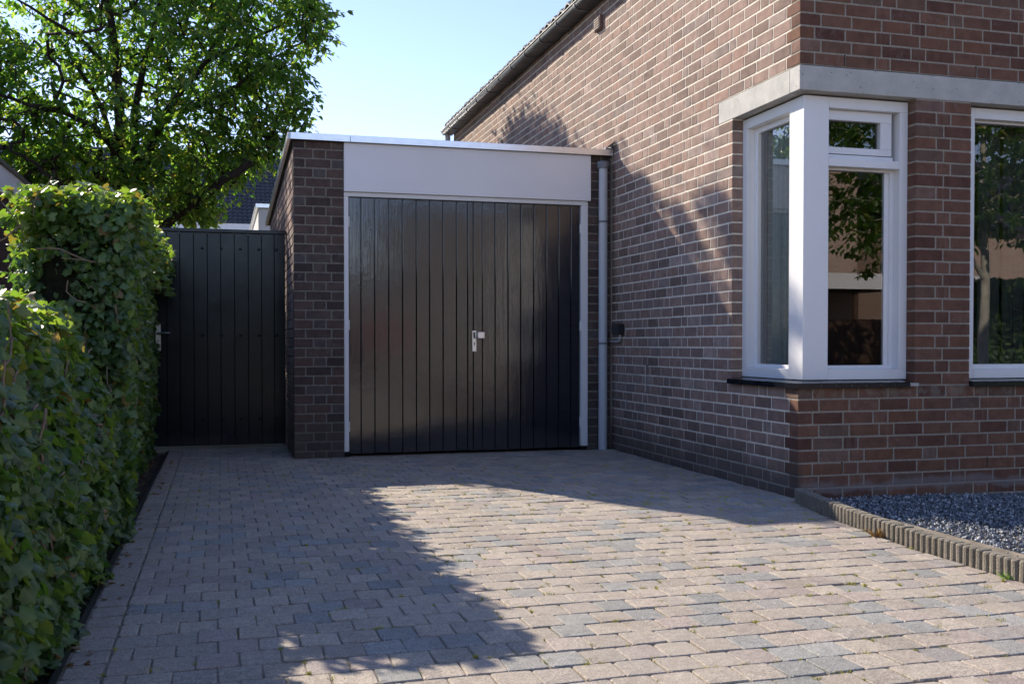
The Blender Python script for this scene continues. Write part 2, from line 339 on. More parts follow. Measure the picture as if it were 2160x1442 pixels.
def glass_mat():
    m, t, b = nt('window glass'); t.nodes.remove(b)
    tr = t.nodes.new('ShaderNodeBsdfTransparent'); tr.inputs[0].default_value = (.86, .90, .88, 1); gl = t.nodes.new('ShaderNodeBsdfGlossy'); gl.inputs['Roughness'].default_value = .0; gl.inputs[0].default_value = (1, 1, 1, 1)
    fr = t.nodes.new('ShaderNodeFresnel'); fr.inputs[0].default_value = 1.5; f = math_(t, 'MULTIPLY', fr.outputs[0], 2.3, True)
    bm = t.nodes.new('ShaderNodeBump'); bm.inputs['Strength'].default_value = .05; bm.inputs['Distance'].default_value = .003; L(t, noise(t, 2.5, 2), bm.inputs['Height']); L(t, bm.outputs[0], gl.inputs['Normal'])
    mx = t.nodes.new('ShaderNodeMixShader'); L(t, f, mx.inputs[0]); L(t, tr.outputs[0], mx.inputs[1]); L(t, gl.outputs[0], mx.inputs[2]); L(t, mx.outputs[0], t.nodes['Material Output'].inputs[0]); return m
M_GLASS = glass_mat(); M_CURT = plain('pale curtain', (.55, .57, .54), .9)
def far_brick(name, col, mort):
    m, t, b = nt(name); br = t.nodes.new('ShaderNodeTexBrick'); P, xyz = pos(t); cv = t.nodes.new('ShaderNodeCombineXYZ'); L(t, math_(t, 'ADD', xyz[0], xyz[1]), cv.inputs[0]); L(t, xyz[2], cv.inputs[1]); L(t, cv.outputs[0], br.inputs['Vector'])
    br.inputs['Scale'].default_value = 1; br.inputs['Brick Width'].default_value = .2; br.inputs['Row Height'].default_value = .0731; br.inputs['Mortar Size'].default_value = .007
    br.inputs['Color1'].default_value = (*col, 1); br.inputs['Color2'].default_value = (*[c * .8 for c in col], 1); br.inputs['Mortar'].default_value = (*mort, 1)
    L(t, br.outputs[0], b.inputs['Base Color']); b.inputs['Roughness'].default_value = .95; return m
M_FBRICK = far_brick('pink far brick', (.50, .34, .27), (.52, .45, .38)); M_FBRICK2 = far_brick('grey brown far brick', (.21, .19, .178), (.30, .285, .27))
M_FWOOD = plain('brown fence board', (.085, .048, .032), .8, 0, .3, 20, .4, .3)
M_PALEBARK = plain('pale bark', (.42, .39, .33), .9, 0, .2, 9, .3, .5, .01); M_RED = plain('red enamel', (.45, .02, .025), .35)

# ------------------------------------------------------------------ ground and driveway
def sheet(name, x0, x1, y0, y1, z, m, kind='structure', parent=None):
    o = MB().add([(x0, y0, z), (x1, y0, z), (x1, y1, z), (x0, y1, z)], [(0, 1, 2, 3)]).build(name, m, parent)
    if parent is None: o['kind'] = kind
    return o
sheet('ground', -250, 250, -250, 250, -.06, M_GROUND)
sheet('street', -60, 60, -13.2, -8.6, -.045, M_CLINK); sheet('pavement', -60, 60, -8.6, -7.0, -.030, M_FLAG); sheet('pavement', -60, 60, -16.2, -13.2, -.030, M_FLAG)
drive = sheet('driveway', -3.58, .10, -6.9, 3.9, -.0062, M_SAND)
sheet('soil_strip', -4.9, -3.60, -7.0, 3.9, -.030, M_SOIL)
KX = [(-.055, -.08), (-.15, -.50), (-.235, -1.05), (-.275, -1.45), (-.285, -1.9), (-.285, -6.8)]   # line of the edging
def kerb_x(y):
    for (xa, ya), (xb, yb) in zip(KX, KX[1:]):
        if yb <= y <= ya: return xa + (xb - xa) * (ya - y) / (ya - yb)
    return KX[0][0] if y > KX[0][1] else KX[-1][0]
def paver_variant(lx, ly, h=.06):
    c = .0030; V = []; F = []
    hx, hy = lx / 2, ly / 2; k = [random.uniform(.003, .011) for _ in range(8)]
    base = [(-hx + k[0], -hy), (hx - k[1], -hy), (hx, -hy + k[2]), (hx, hy - k[3]), (hx - k[4], hy), (-hx + k[5], hy), (-hx, hy - k[6]), (-hx, -hy + k[7])]
    base = [(x + random.uniform(-.0018, .0018), y + random.uniform(-.0018, .0018)) for x, y in base]
    for x, y in base: V.append((x, y, -h))
    for x, y in base: V.append((x, y, -c))
    for x, y in base: V.append((x * (1 - c / hx), y * (1 - c / hy), random.uniform(-.001, .0005)))
    V.append((0, 0, .0002))
    for i in range(8):
        j = (i + 1) % 8; F += [(i, j, 8 + j), (i, 8 + j, 8 + i), (8 + i, 8 + j, 16 + j), (8 + i, 16 + j, 16 + i), (16 + i, 16 + j, 24)]
    return np.array(V, np.float32), np.array(F, np.int32)
PX, PY = .117, .1275
full = [paver_variant(PX - .0030, PY - .0048) for _ in range(7)]; half = [paver_variant(PX / 2 - .005, PY - .0055) for _ in range(3)]; bord = [paver_variant(.103, .119) for _ in range(4)]
pcs = []
y = -6.8; row = 0
rows = int((3.86 + 6.8) / PY)
for r in range(rows):
    yc = -1.62 + PY * (round((-6.8 + 1.62) / PY) + r) + PY / 2
    off = (r % 2) * PX / 2
    xl = -3.466; xr = (kerb_x(yc) - .022) if yc < -.03 else -.012
    if yc > 2.85: xr = -2.63
    x = xl; first = True; col = 0
    while x < xr - .02:
        if first and off > 0: w = PX / 2; src = half
        else: w = PX; src = full
        first = False
        if x + w > xr + .004:
            w2 = xr - x
            if w2 < .03: break
            pcs.append((x + w2 / 2, yc, w2, 'cut')); break
        pcs.append((x + w / 2, yc, w, 'half' if src is half else 'full')); x += w
    pcs.append((-3.522, yc, .107, 'bord'))
def sag(x, y): return .0016 * math.sin(1.7 * x + .6) * math.cos(1.1 * y) + .0012 * math.sin(3.1 * y + 2 * x)
pcs = [(view_size(x, yy, 0, w, .12) * .884 / max(.5, ((Vector((x, yy, 0)) - CAM).length)), x, yy, w, k) for x, yy, w, k in pcs]
pcs.sort(key=lambda q: -q[0])
mesh_cache = {}
def pv_mesh(key, V, F):
    if key not in mesh_cache:
        me = npmesh('paver', V, F); me.materials.append(M_PAVE); mesh_cache[key] = me
    return mesh_cache[key]
jV, jF, jC, nb = [], [], [], 0
for i, (s, x, yy, w, k) in enumerate(pcs):
    if k == 'cut': vi = 0; V, F = paver_variant(w - .005, PY - .0055)
    else:
        lst = {'full': full, 'half': half, 'bord': bord}[k]; vi = random.randrange(len(lst)); V, F = lst[vi]
    clr = (random.random(), random.random(), random.random(), 1)
    if k == 'bord': clr = (.86 + .14 * random.random(), clr[1] * .6, clr[2], 1)
    a = random.gauss(0, .012) + (math.pi if random.random() < .5 and k != 'cut' else 0); tx, ty = random.gauss(0, .006), random.gauss(0, .006); dz = random.gauss(0, .0013) + sag(x, yy)
    if i < 300 and s > 0:
        me = pv_mesh((k, vi) if k != 'cut' else ('cut', i), V, F); o = bpy.data.objects.new('paver', me); o.location = (x, yy, dz); o.rotation_euler = (tx, ty, a); o.color = clr; link(o, drive)
    else:
        M = np.array(Matrix.Rotation(a, 3, 'Z')); W = V @ M.T; W[:, 2] += W[:, 0] * ty + W[:, 1] * tx; W += (x, yy, dz)
        jV.append(W); jF.append(F + nb); jC.append(np.tile(np.array(clr, np.float32), (len(W), 1))); nb += len(W)
me = npmesh('paving', np.concatenate(jV), np.concatenate(jF), np.concatenate(jC)); me.materials.append(M_PAVEJ)
o = link(bpy.data.objects.new('paving', me), drive); o['kind'] = 'stuff'
MB().box(-3.596, -3.580, -6.9, 3.7, -.05, .004).build('edge_strip', M_BLACK, drive)
# moss and weeds in the joints
mv, mf, nb = [], [], 0
def tuft(x, yy, r, h, n, lst):
    for _ in range(n):
        a = random.uniform(0, 6.28); d = random.uniform(0, r); bx, by = x + d * math.cos(a), yy + d * math.sin(a) * .5
        lx, ly = random.gauss(0, h * .6), random.gauss(0, h * .6); w = h * .16; aa = random.uniform(0, 3.14)
        lst.append([(bx - w * math.cos(aa), by - w * math.sin(aa), -.008), (bx + w * math.cos(aa), by + w * math.sin(aa), -.008), (bx + lx, by + ly, h * random.uniform(.5, 1))])
tri = []
for _ in range(1100):
    s, x, yy, w, k = random.choice(pcs[:1100])
    if x < -2.3 and random.random() < .75: continue
    if random.random() < .6: px, py = x + w / 2, yy + random.uniform(-.06, .06)
    else: px, py = x + random.uniform(-.06, .06), yy + PY / 2
    if px > kerb_x(py) - .03 or py > 2.6: continue
    tuft(px, py, random.choice([.006, .01, .02, .035]), random.uniform(.005, .011), random.randint(10, 34), tri)
V = np.array(tri, np.float32).reshape(-1, 3); me = npmesh('joint_moss', V, np.arange(len(V)).reshape(-1, 3)); me.materials.append(M_MOSS)
tag(link(bpy.data.objects.new('joint_moss', me)), 'yellow green moss growing in the joints of the driveway', 'moss', kind='stuff')

# ------------------------------------------------------------------ scalloped concrete edging and gravel
ed = thing('concrete_edging', 'low scalloped concrete edging between driveway and grey gravel bed', 'edging', (-.15, -.5, 0))
def rib_mesh():
    m = MB(); r, d, h = .019, .028, .078; prof = []
    for i in range(7):
        t = math.pi * (i / 6) - math.pi / 2; prof.append((-d - r * .75 * math.cos(t), r * math.sin(t)))
    prof += [(.012, r), (.012, -r)]
    vs = [(x, y, -.05) for x, y in prof] + [(x, y, h - .006) for x, y in prof] + [(x * .86, y * .86, h) for x, y in prof]; n = len(prof); fs = []
    for i in range(n):
        j = (i + 1) % n; fs += [(i, i + n, j + n, j), (i + n, i + 2 * n, j + 2 * n, j + n)]
    fs.append(tuple(range(2 * n, 3 * n))); m.add(vs, [tuple(reversed(f)) if False else f for f in fs], False)
    me = bpy.data.meshes.new('rib'); me.from_pydata(m.v, [], m.f); me.polygons.foreach_set('use_smooth', [False] * len(m.f)); me.update(); me.materials.append(M_EDGE); return me
rme = rib_mesh(); yy = -.10
while yy > -3.4:
    x = kerb_x(yy); x2 = kerb_x(yy - .04); o = bpy.data.objects.new('rib', rme); o.location = (x + .15 + .026, yy + .5, random.gauss(0, .0015) - .004)
    o.rotation_euler = (random.gauss(0, .01), random.gauss(0, .012), math.atan2(x - x2, .04) * -1); o.parent = ed; COL.objects.link(o); yy -= .0385
gp = MB().add([(kerb_x(-.05) + .03, 0.01, -.035), (6.5, 0.01, -.035), (6.5, -6.8, -.035), (-.26, -6.8, -.035), (-.26, -1.9, -.035), (-.2, -1.05, -.035)], [(0, 5, 4, 3, 2, 1)]).build('gravel_base', M_SOIL); gp['kind'] = 'structure'
NS = 46000
gx = rng.uniform(-.30, 2.3, NS); gy = rng.uniform(-2.6, .0, NS); ok = np.array([a > kerb_x(b) + .045 for a, b in zip(gx, gy)]); gx, gy = gx[ok], gy[ok]
n2 = 9000; gx = np.concatenate([gx, rng.uniform(2.3, 5.5, n2)]); gy = np.concatenate([gy, rng.uniform(-3.2, 0, n2)])
tv = np.array([(1, 0, 0), (-1, 0, 0), (0, 1, 0), (0, -1, 0), (0, 0, 1), (0, 0, -1)], np.float32); tf = np.array([(0, 2, 4), (2, 1, 4), (1, 3, 4), (3, 0, 4), (2, 0, 5), (1, 2, 5), (3, 1, 5), (0, 3, 5)])
n = len(gx); q = rng.normal(size=(n, 3, 3)); Q = np.linalg.qr(q)[0]
scl = rng.uniform(.0035, .0088, (n, 1, 1)) * rng.uniform(.55, 1.3, (n, 1, 3)); vv = (tv[None] * scl + rng.normal(0, .0012, (n, 6, 3))) @ Q
vv += np.stack([gx, gy, -.030 + rng.uniform(0, .022, n) + .012 * np.sin(gx * 3) * np.cos(gy * 2.3)], -1)[:, None]
cc = np.repeat(rng.random((n, 1)), 6, 0); me = npmesh('gravel', vv.reshape(-1, 3), (tf[None] + 6 * np.arange(n)[:, None, None]).reshape(-1, 3), np.concatenate([cc, cc, cc, np.ones_like(cc)], 1)); me.materials.append(M_GRAV)
tag(link(bpy.data.objects.new('gravel', me)), 'blue grey crushed stone gravel in the bed before the house', 'gravel', kind='stuff')
def weed(name, label, x, yy, m, h, n):
    t = []; tuft(x, yy, .022, h, n, t); V = np.array(t, np.float32).reshape(-1, 3); me = npmesh(name, V, np.arange(len(V)).reshape(-1, 3)); me.materials.append(m); tag(link(bpy.data.objects.new(name, me)), label, 'weed')
weed('dry_weed', 'small dry orange weed at the foot of the concrete edging', kerb_x(-1.13) - .035, -1.13, M_WEED, .05, 34)
weed('green_weed', 'small green weed sprouting by the edging at the right edge', kerb_x(-1.98) - .03, -1.98, M_GREEN, .034, 16)

# ------------------------------------------------------------------ brick walls
C = .07309; Z0 = .5645
def row_bricks(k, which, s_end, s_begin=0.0):
    """bricks of course k along a wall that starts at the corner: list of (s0, s1, header)"""
    odd = k % 2 != 0
    if which == 'front': first = .135 if odd else .094
    else: first = .101 if odd else .150
    out = [(0, first - .005, 'corner')]; s = first + .005; n = (k * 7 + (3 if which == 'front' else 5)) % 3; rr = random.Random(k * 31 + (1 if which == 'front' else 2))
    n = rr.choice([1, 2, 3])
    while s < s_end:
        if n > 0: l = .19; h = 0; n -= 1
        else: l = .09; h = 1; n = rr.choice([3, 3, 3, 2, 4])
        out.append((s, s + l, h)); s += l + .01
    return out
slivers = []
bricks = []   # (wall, s0, s1, z0, z1, header, depth)
def add_clip(wall, s0, s1, z0, z1, hdr, opens):
    segs = [(s0, s1)]
    for a, b, lo, hi in opens:
        if z1 - .01 < lo or z0 + .01 > hi: continue
        ns = []
        for p, q in segs:
            if q <= a or p >= b: ns.append((p, q)); continue
            if p < a: ns.append((p, a))
            if q > b: ns.append((b, q))
        segs = ns
    for p, q in segs:
        if q - p > .045: bricks.append((wall, p, q, z0, z1, hdr))
        elif q - p > .004: slivers.append((wall, p, q, z0, z1))
FRONT_OPEN = [(-.01, .772, .635, 2.322), (.772, 1.157, .638, 2.322), (1.157, 3.25, .635, 2.322), (-.01, 3.45, 2.315, 2.465)]
SIDE_OPEN = [(-.01, .796, .635, 2.322), (-.01, .995, 2.315, 2.465), (2.90, 6.95, -1, 2.46)]
for k in range(-8, 46):
    z0 = Z0 + k * C + .0052; z1 = Z0 + (k + 1) * C - .0052
    if z1 < -.03: continue
    if z1 < 4.4:
        for s0, s1, h in row_bricks(k, 'front', 5.2):
            if h == 'corner':
                if not (.635 < (z0 + z1) / 2 < 2.465): bricks.append(('corner', 0, s1, z0, z1, 0))
                continue
            add_clip('front', s0, min(s1, 5.2), z0, z1, h, FRONT_OPEN)
    if z1 < 3.86:
        for s0, s1, h in row_bricks(k, 'side', 8.98):
            if h == 'corner': continue
            add_clip('side', s0, min(s1, 8.98), z0, z1, h, SIDE_OPEN)
    if .63 < z0 and z1 < 2.325:
        if k % 2: bricks += [('front', .772, .960, z0, z1, 0), ('front', .970, 1.157, z0, z1, 0)]
        else: bricks += [('front', .772, .908, z0, z1, 0), ('front', .919, 1.008, z0, z1, 1), ('front', 1.019, 1.157, z0, z1, 0)]
for wl, p, q, z0, z1 in slivers:      # a cut too thin to lay: the next brick is laid longer instead
    for i, b in enumerate(bricks):
        if b[0] == wl and abs(b[3] - z0) < 1e-6:
            if abs(b[1] - q - .01) < .002: bricks[i] = (wl, p, b[2], z0, z1, b[5]); break
            if abs(b[2] - p + .01) < .002: bricks[i] = (wl, b[1], q, z0, z1, b[5]); break
bricks = [(b[0], .796, *b[2:]) if b[0] == 'side' and .796 < b[1] < .835 and b[3] > .62 and b[4] < 2.33 else b for b in bricks]
house = thing('brick_house', 'brown brick house with white corner window and long concrete lintel', 'house')
def brick_size(b):
    wall, s0, s1, z0, z1, h = b; sm, zm = (s0 + s1) / 2, (z0 + z1) / 2
    return view_size(0, sm, zm, (s1 - s0) * .5, z1 - z0) if wall == 'side' else view_size(sm, 0, zm, (s1 - s0) * .87, z1 - z0)
def place_bricks(blist, parent, mat, matj, limit, jname, cd=.0022):
    data = []
    for wall, s0, s1, z0, z1, h in blist:
        L_ = s1 - s0; hh = z1 - z0; sm = (s0 + s1) / 2; zm = (z0 + z1) / 2
        if wall == 'front': c = (sm, 0, zm); rot = 0; w = L_ * .87
        elif wall == 'side': c = (0, sm, zm); rot = -math.pi / 2; w = L_ * .5
        elif wall == 'corner': c = (sm, 0, zm); rot = 0; w = L_ * 1.2
        elif wall == 'gfront': c = (sm, 2.908, zm); rot = 0; w = L_ * .95
        elif wall == 'gside': c = (-2.62, sm, zm); rot = -math.pi / 2; w = L_ * .08
        data.append((view_size(*c, w, hh), wall, c, rot, L_, hh, h))
    data.sort(key=lambda q: -q[0]); jV, jF, jC, nb = [], [], [], 0; cache = {}
    for i, (s, wall, c, rot, L_, hh, h) in enumerate(data):
        dep = .095
        if wall == 'corner': dep = .096 if L_ > .11 else .145
        key = (round(L_, 3), round(hh, 3), dep, wall)
        if key not in cache:
            V, F = cham_tris(-L_ / 2, L_ / 2, 0, dep, -hh / 2, hh / 2, cd); V = V + np.array([[random.gauss(0, .00025) for _ in range(3)] for _ in V], np.float32); cache[key] = [V, F, None]
        V, F, me = cache[key]
        clr = (random.random(), float(h == 1) * random.uniform(.5, 1) * (1 if wall in ('side', 'gside') else .28), float(random.random() < .12), 1)
        out = min(.0012, abs(random.gauss(0, .0006))) ; off = Vector((0, out, 0)) if rot == 0 else Vector((out, 0, 0)); p = Vector(c) + off + Vector((0, 0, random.gauss(0, .0006)))
        ry = random.gauss(0, .003)
        if i < limit and s > 0:
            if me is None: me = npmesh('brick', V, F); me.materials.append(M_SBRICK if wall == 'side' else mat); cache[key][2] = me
            o = bpy.data.objects.new('brick', me); o.location = p; o.rotation_euler = (0, ry if rot == 0 else 0, rot); o.color = clr; link(o, parent)
        else:
            M = np.array(Matrix.Rotation(rot, 3, 'Z') @ Matrix.Rotation(ry, 3, 'Y')); W = V @ M.T + np.array(p, np.float32)
            jV.append(W); jF.append(F + nb); jC.append(np.tile(np.array(clr, np.float32), (len(W), 1))); nb += len(W)
    if jV:
        me = npmesh(jname, np.concatenate(jV), np.concatenate(jF), np.concatenate(jC)); me.materials.append(matj); o = link(bpy.data.objects.new(jname, me), parent); o['kind'] = 'stuff'
sel = sorted(range(len(bricks)), key=lambda i: -brick_size(bricks[i]))[:300]; near = set(sel)
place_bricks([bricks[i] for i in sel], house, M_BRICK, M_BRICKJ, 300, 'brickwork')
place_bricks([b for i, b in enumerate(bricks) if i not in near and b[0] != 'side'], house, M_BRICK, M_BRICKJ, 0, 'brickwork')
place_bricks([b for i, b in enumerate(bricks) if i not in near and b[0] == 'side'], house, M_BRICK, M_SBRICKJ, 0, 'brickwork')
# mortar body of the walls, set 5 mm behind the brick faces
w = MB(); f0, f1 = .0030, .10
w.box(f0, 5.2, f0, f1, -.05, .6345); w.box(.7745, 1.1545, f0, f1, .6355, 2.3215); w.box(3.2525, 5.2, f0, f1, .6355, 2.3215)
w.box(f0, 5.2, f0, f1, 2.4655, 4.4)
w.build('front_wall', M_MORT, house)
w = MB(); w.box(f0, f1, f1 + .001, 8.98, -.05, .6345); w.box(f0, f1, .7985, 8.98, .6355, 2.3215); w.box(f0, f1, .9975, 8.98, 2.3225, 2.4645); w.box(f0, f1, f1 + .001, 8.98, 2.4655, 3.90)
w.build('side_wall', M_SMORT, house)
MB().box(.11, 7, 8.88, 8.98, -.05, 3.9).build('rear_wall', M_MORT, house)
for x, z in ((.29, 2.504), (1.188, 2.506), (.288, .168), (1.292, .166)):
    MB().box(x - .0045, x + .0045, .0018, .02, z - .033, z + .033).build('weep_joint', M_VOID, house)
# lintel
l = MB(); l.box(0, 3.45, 0, .11, 2.322, 2.4615, .003); lf = l.build('lintel', M_CONC, house)
MB().box(.0005, .11, .1105, .990, 2.322, 2.4615, .003).build('lintel', M_CONC, house)
# ---- corner window
wx = .0715; win = MB(); win.box(wx, .236, wx, .230, .672, 2.312, .003); cw = win.build('corner_window', M_WHITE, house)
fr = MB(); d0, d1 = wx + .002, .165
fr.box(.2365, .7705, d0, d1, 2.250, 2.312, .002); fr.box(.7165, .7705, d0, d1, .7325, 2.2495, .002); fr.box(.2365, .7705, d0, d1, .672, .732, .002); fr.box(.2365, .716, d0, d1, 1.914, 1.960, .002)
fr.box(.690, .716, d0 + .055, d1, .7325, 1.9135, .001); fr.box(.2365, .6895, d0 + .052, d1, .7325, .7545, .001); fr.box(.2365, .6895, d0 + .05, d1, 1.900, 1.9135, .001); fr.box(.660, .6895, d0 + .07, d1, .755, 1.8995)
fr.build('frame', M_WHITE, cw)
fs = MB()
fs.box(d0, d1, .2305, .7955, 2.250, 2.312, .002); fs.box(d0, d1, .735, .7955, .7325, 2.2495, .002); fs.box(d0, d1, .2305, .7955, .672, .732, .002)
fs.box(d0 + .05, d1, .690, .7345, .7325, 2.2495, .001); fs.box(d0 + .05, d1, .2305, .6895, .7325, .7545, .001); fs.box(d0 + .05, d1, .2305, .6895, 2.215, 2.2495, .001)
fs.build('frame', M_WHITE, cw)
sa = MB(); a0, a1 = d0 + .038, d1 - .01
sa.box(.2375, .686, a0, a1, 2.19, 2.2485, .002); sa.box(.2375, .686, a0, a1, 1.994, 2.033, .002); sa.box(.609, .686, a0, a1, 2.0335, 2.1895, .002)
sa.box(.2375, .700, a0 + .006, a1, 1.9625, 1.9905, .001); sa.build('sash', M_WHITE, cw)
def pane(x0, x1, y0, y1, z0, z1, par):
    if x1 - x0 < .01: vs = [(x0, y1, z0), (x0, y0, z0), (x0, y0, z1), (x0, y1, z1)]
    else: vs = [(x0, y0, z0), (x1, y0, z0), (x1, y0, z1), (x0, y0, z1)]
    MB().add(vs, [(0, 1, 2, 3)]).build('pane', M_GLASS, par)
pane(.2370, .6085, .1405, .1405, 2.0335, 2.1895, cw); pane(.2370, .659, .1485, .1485, .755, 1.8995, cw); pane(.1465, .1465, .231, .6895, .755, 2.2145, cw)
# ---- second front window
fr = MB(); fr.box(1.1585, 1.245, d0, d1, .672, 2.312, .002); fr.box(1.2455, 3.2485, d0, d1, 2.247, 2.312, .002); fr.box(1.2455, 3.2485, d0, d1, .672, .728, .002); fr.box(3.165, 3.2485, d0, d1, .7285, 2.2465, .002)
fr.box(1.2455, 3.1645, d0 + .03, d1, .7285, .7565, .002); fr.box(1.2455, 3.1645, d0 + .04, d1, 2.232, 2.2465, .001)
rw = fr.build('front_window', M_WHITE, house); pane(1.2455, 3.1645, .146, .146, .757, 2.2315, rw)
# ---- glazed sill tiles
def sill_tile(x0, x1, y0, y1, z_in, z_out, axis, name='sill_tile'):
    th = .031
    if axis == 'front': vs = [(x0, y0, z_out - th), (x1, y0, z_out - th), (x1, y1, z_in - th), (x0, y1, z_in - th), (x0, y0, z_out), (x1, y0, z_out), (x1, y1, z_in), (x0, y1, z_in)]
    else: vs = [(x0, y0, z_out - th), (x1, y0, z_in - th), (x1, y1, z_in - th), (x0, y1, z_out - th), (x0, y0, z_out), (x1, y0, z_in), (x1, y1, z_in), (x0, y1, z_out)]
    return MB().add(vs, [(0, 3, 2, 1), (4, 5, 6, 7), (0, 1, 5, 4), (1, 2, 6, 5), (2, 3, 7, 6), (3, 0, 4, 7)]).build(name, M_SILL, house)
ov = .028
edges = [.136 + .0985 * i for i in range(8)]
MB().add([(-ov, -ov, .627), (.132, -ov, .627), (.132, .07, .638), (.071, .07, .638), (-ov, -ov, .658), (.132, -ov, .658), (.132, .07, .669), (.071, .07, .669)], [(0, 3, 2, 1), (4, 5, 6, 7), (0, 1, 5, 4), (1, 2, 6, 5), (2, 3, 7, 6), (3, 0, 4, 7)]).build('sill_tile', M_SILL, house)
MB().add([(-ov, -ov + .003, .627), (.069, .071, .638), (.069, .118, .638), (-ov, .118, .627), (-ov, -ov + .003, .658), (.069, .071, .669), (.069, .118, .669), (-ov, .118, .658)], [(0, 3, 2, 1), (4, 5, 6, 7), (0, 1, 5, 4), (1, 2, 6, 5), (2, 3, 7, 6), (3, 0, 4, 7)]).build('sill_tile', M_SILL, house)
for i in range(6):
    x0 = .136 + .0985 * i; sill_tile(x0, min(x0 + .0945, .790), -ov, .07, .669, .658, 'front')
for i in range(7):
    y0 = .122 + .0985 * i; sill_tile(-ov, .07, y0, min(y0 + .0945, .828), .669, .658, 'side')
for i in range(21):
    x0 = 1.160 + .0985 * i; sill_tile(x0, x0 + .0945, -ov, .07, .669, .658, 'front')
gr = MB(); gr.box(-ov + .004, .785, -ov + .004, .0695, .634, .652); gr.box(-ov + .004, .0695, .0705, .824, .634, .652); gr.box(1.163, 3.22, -ov + .004, .0695, .634, .652); gr.build('sill_grout', M_GROUT, house)
# ---- interior seen through the panes
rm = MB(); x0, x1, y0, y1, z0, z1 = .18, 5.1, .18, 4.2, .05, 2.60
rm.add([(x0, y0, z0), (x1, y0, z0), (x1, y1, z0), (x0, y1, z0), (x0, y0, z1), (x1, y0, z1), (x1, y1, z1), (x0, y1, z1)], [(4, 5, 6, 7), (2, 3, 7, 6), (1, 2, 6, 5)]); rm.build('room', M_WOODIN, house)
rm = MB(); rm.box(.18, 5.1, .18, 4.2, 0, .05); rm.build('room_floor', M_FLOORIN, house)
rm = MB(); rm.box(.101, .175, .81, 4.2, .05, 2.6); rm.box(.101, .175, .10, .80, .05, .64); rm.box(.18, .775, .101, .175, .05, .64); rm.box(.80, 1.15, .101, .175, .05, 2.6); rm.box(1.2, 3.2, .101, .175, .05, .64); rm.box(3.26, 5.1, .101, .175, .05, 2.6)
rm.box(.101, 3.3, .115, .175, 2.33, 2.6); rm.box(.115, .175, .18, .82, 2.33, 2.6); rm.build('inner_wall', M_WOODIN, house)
cu = MB(); vs = []; nseg = 40
for i in range(nseg + 1):
    t = i / nseg; yq = .40 + .28 * t; xq = .195 + .014 * math.sin(t * 26) + .006 * math.sin(t * 61)
    vs += [(xq, yq, .60), (xq, yq, 2.32)]
cu.add(vs, [(2 * i, 2 * i + 2, 2 * i + 3, 2 * i + 1) for i in range(nseg)], True); cu.build('curtain', M_CURT, house)
M_SLAT = plain('dark blind slat', (.035, .037, .04), .7)
for i in range(21): MB().box(1.235 + i * .0945, 1.235 + i * .0945 + .080, .255 + .012 * (i % 2), .259 + .012 * (i % 2), .70, 2.32).build('blind_slat', M_SLAT, house)
# ---- eaves: gutter, brackets, roof
gx0 = -.155
gu = MB(); prof = [(0, 3.925), (0, 3.822), (-.118, 3.822), (-.138, 3.827), (-.150, 3.840), (gx0, 3.856), (gx0, 3.874), (-.148, 3.880), (-.142, 3.874), (-.02, 3.874), (-.02, 3.925)]
n = len(prof); vs = [(x, .02, z) for x, z in prof] + [(x, 9.10, z) for x, z in prof]
gu.add(vs, [(i, (i + 1) % n, n + (i + 1) % n, n + i) for i in range(n)] + [tuple(range(n - 1, -1, -1)), tuple(range(n, 2 * n))]); gut = gu.build('gutter', M_ZINC, house)
MB().tube([(gx0 - .002, .01, 3.879), (gx0 - .002, 9.11, 3.879)], .0075, 6).build('gutter_lip', M_ZINCL, gut)
yb = .30
while yb < 9:
    b = MB(); pts = [(-.002, 3.8195), (-.116, 3.8195), (-.140, 3.825), (-.1535, 3.838), (-.1585, 3.856), (-.1585, 3.870)]
    vs = []
    for x, z in pts: vs += [(x - .003, yb - .014, z - .004), (x - .003, yb + .014, z - .004), (x + .004, yb - .014, z + .004), (x + .004, yb + .014, z + .004)]
    fs_ = []
    for i in range(len(pts) - 1):
        a = 4 * i; fs_ += [(a, a + 4, a + 5, a + 1), (a, a + 2, a + 6, a + 4), (a + 1, a + 5, a + 7, a + 3)]
    b.add(vs, fs_); b.build('bracket', M_BRKT, gut); yb += .52
RP = math.tan(R(36)); rz = 3.93
rf = MB(); rf.add([(-.02, -.04, rz), (4.2, -.04, rz + 4.22 * RP), (4.2, 9.05, rz + 4.22 * RP), (-.02, 9.05, rz), (8.4, -.04, rz), (8.4, 9.05, rz)], [(0, 1, 2, 3), (1, 4, 5, 2)]); roof = rf.build('roof', M_ROOFFELT, house)
def tile_mesh(w=.200, l=.34):
    V = []; F = []; ns = 8
    for j, (t, up) in enumerate(((0, 0.0), (1, .0))):
        for i in range(ns + 1):
            q = i / ns; wv = .020 * (math.sin(q * 2 * math.pi - 1.0)) + .010
            x = -t * 0 + t * l * math.cos(R(36)); z = t * l * math.sin(R(36)) + wv + .022 * (1 - t)
            V.append((x, q * w * 1.02, z)); V.append((x, q * w * 1.02, z - .018))
    m = 2 * (ns + 1)
    for i in range(ns):
        a = 2 * i; F += [(a, a + m, a + m + 2, a + 2), (a + 1, a, a + 2, a + 3), (a + 1, a + 3, a + m + 3, a + m + 1)]
    F += [(0, 1, m + 1, m), (2 * ns, m + 2 * ns, m + 2 * ns + 1, 2 * ns + 1)]
    me = bpy.data.meshes.new('roof_tile'); me.from_pydata(V, [], F); me.polygons.foreach_set('use_smooth', [False] * len(F)); me.update(); me.materials.append(M_RTILE); return me
tme = tile_mesh()
for i in range(45):
    o = bpy.data.objects.new('roof_tile', tme); o.location = (-.118 + random.gauss(0, .004), .02 + i * .2015, 3.925 + random.gauss(0, .004)); o.rotation_euler = (random.gauss(0, .01), random.gauss(0, .015), 0); link(o, roof)
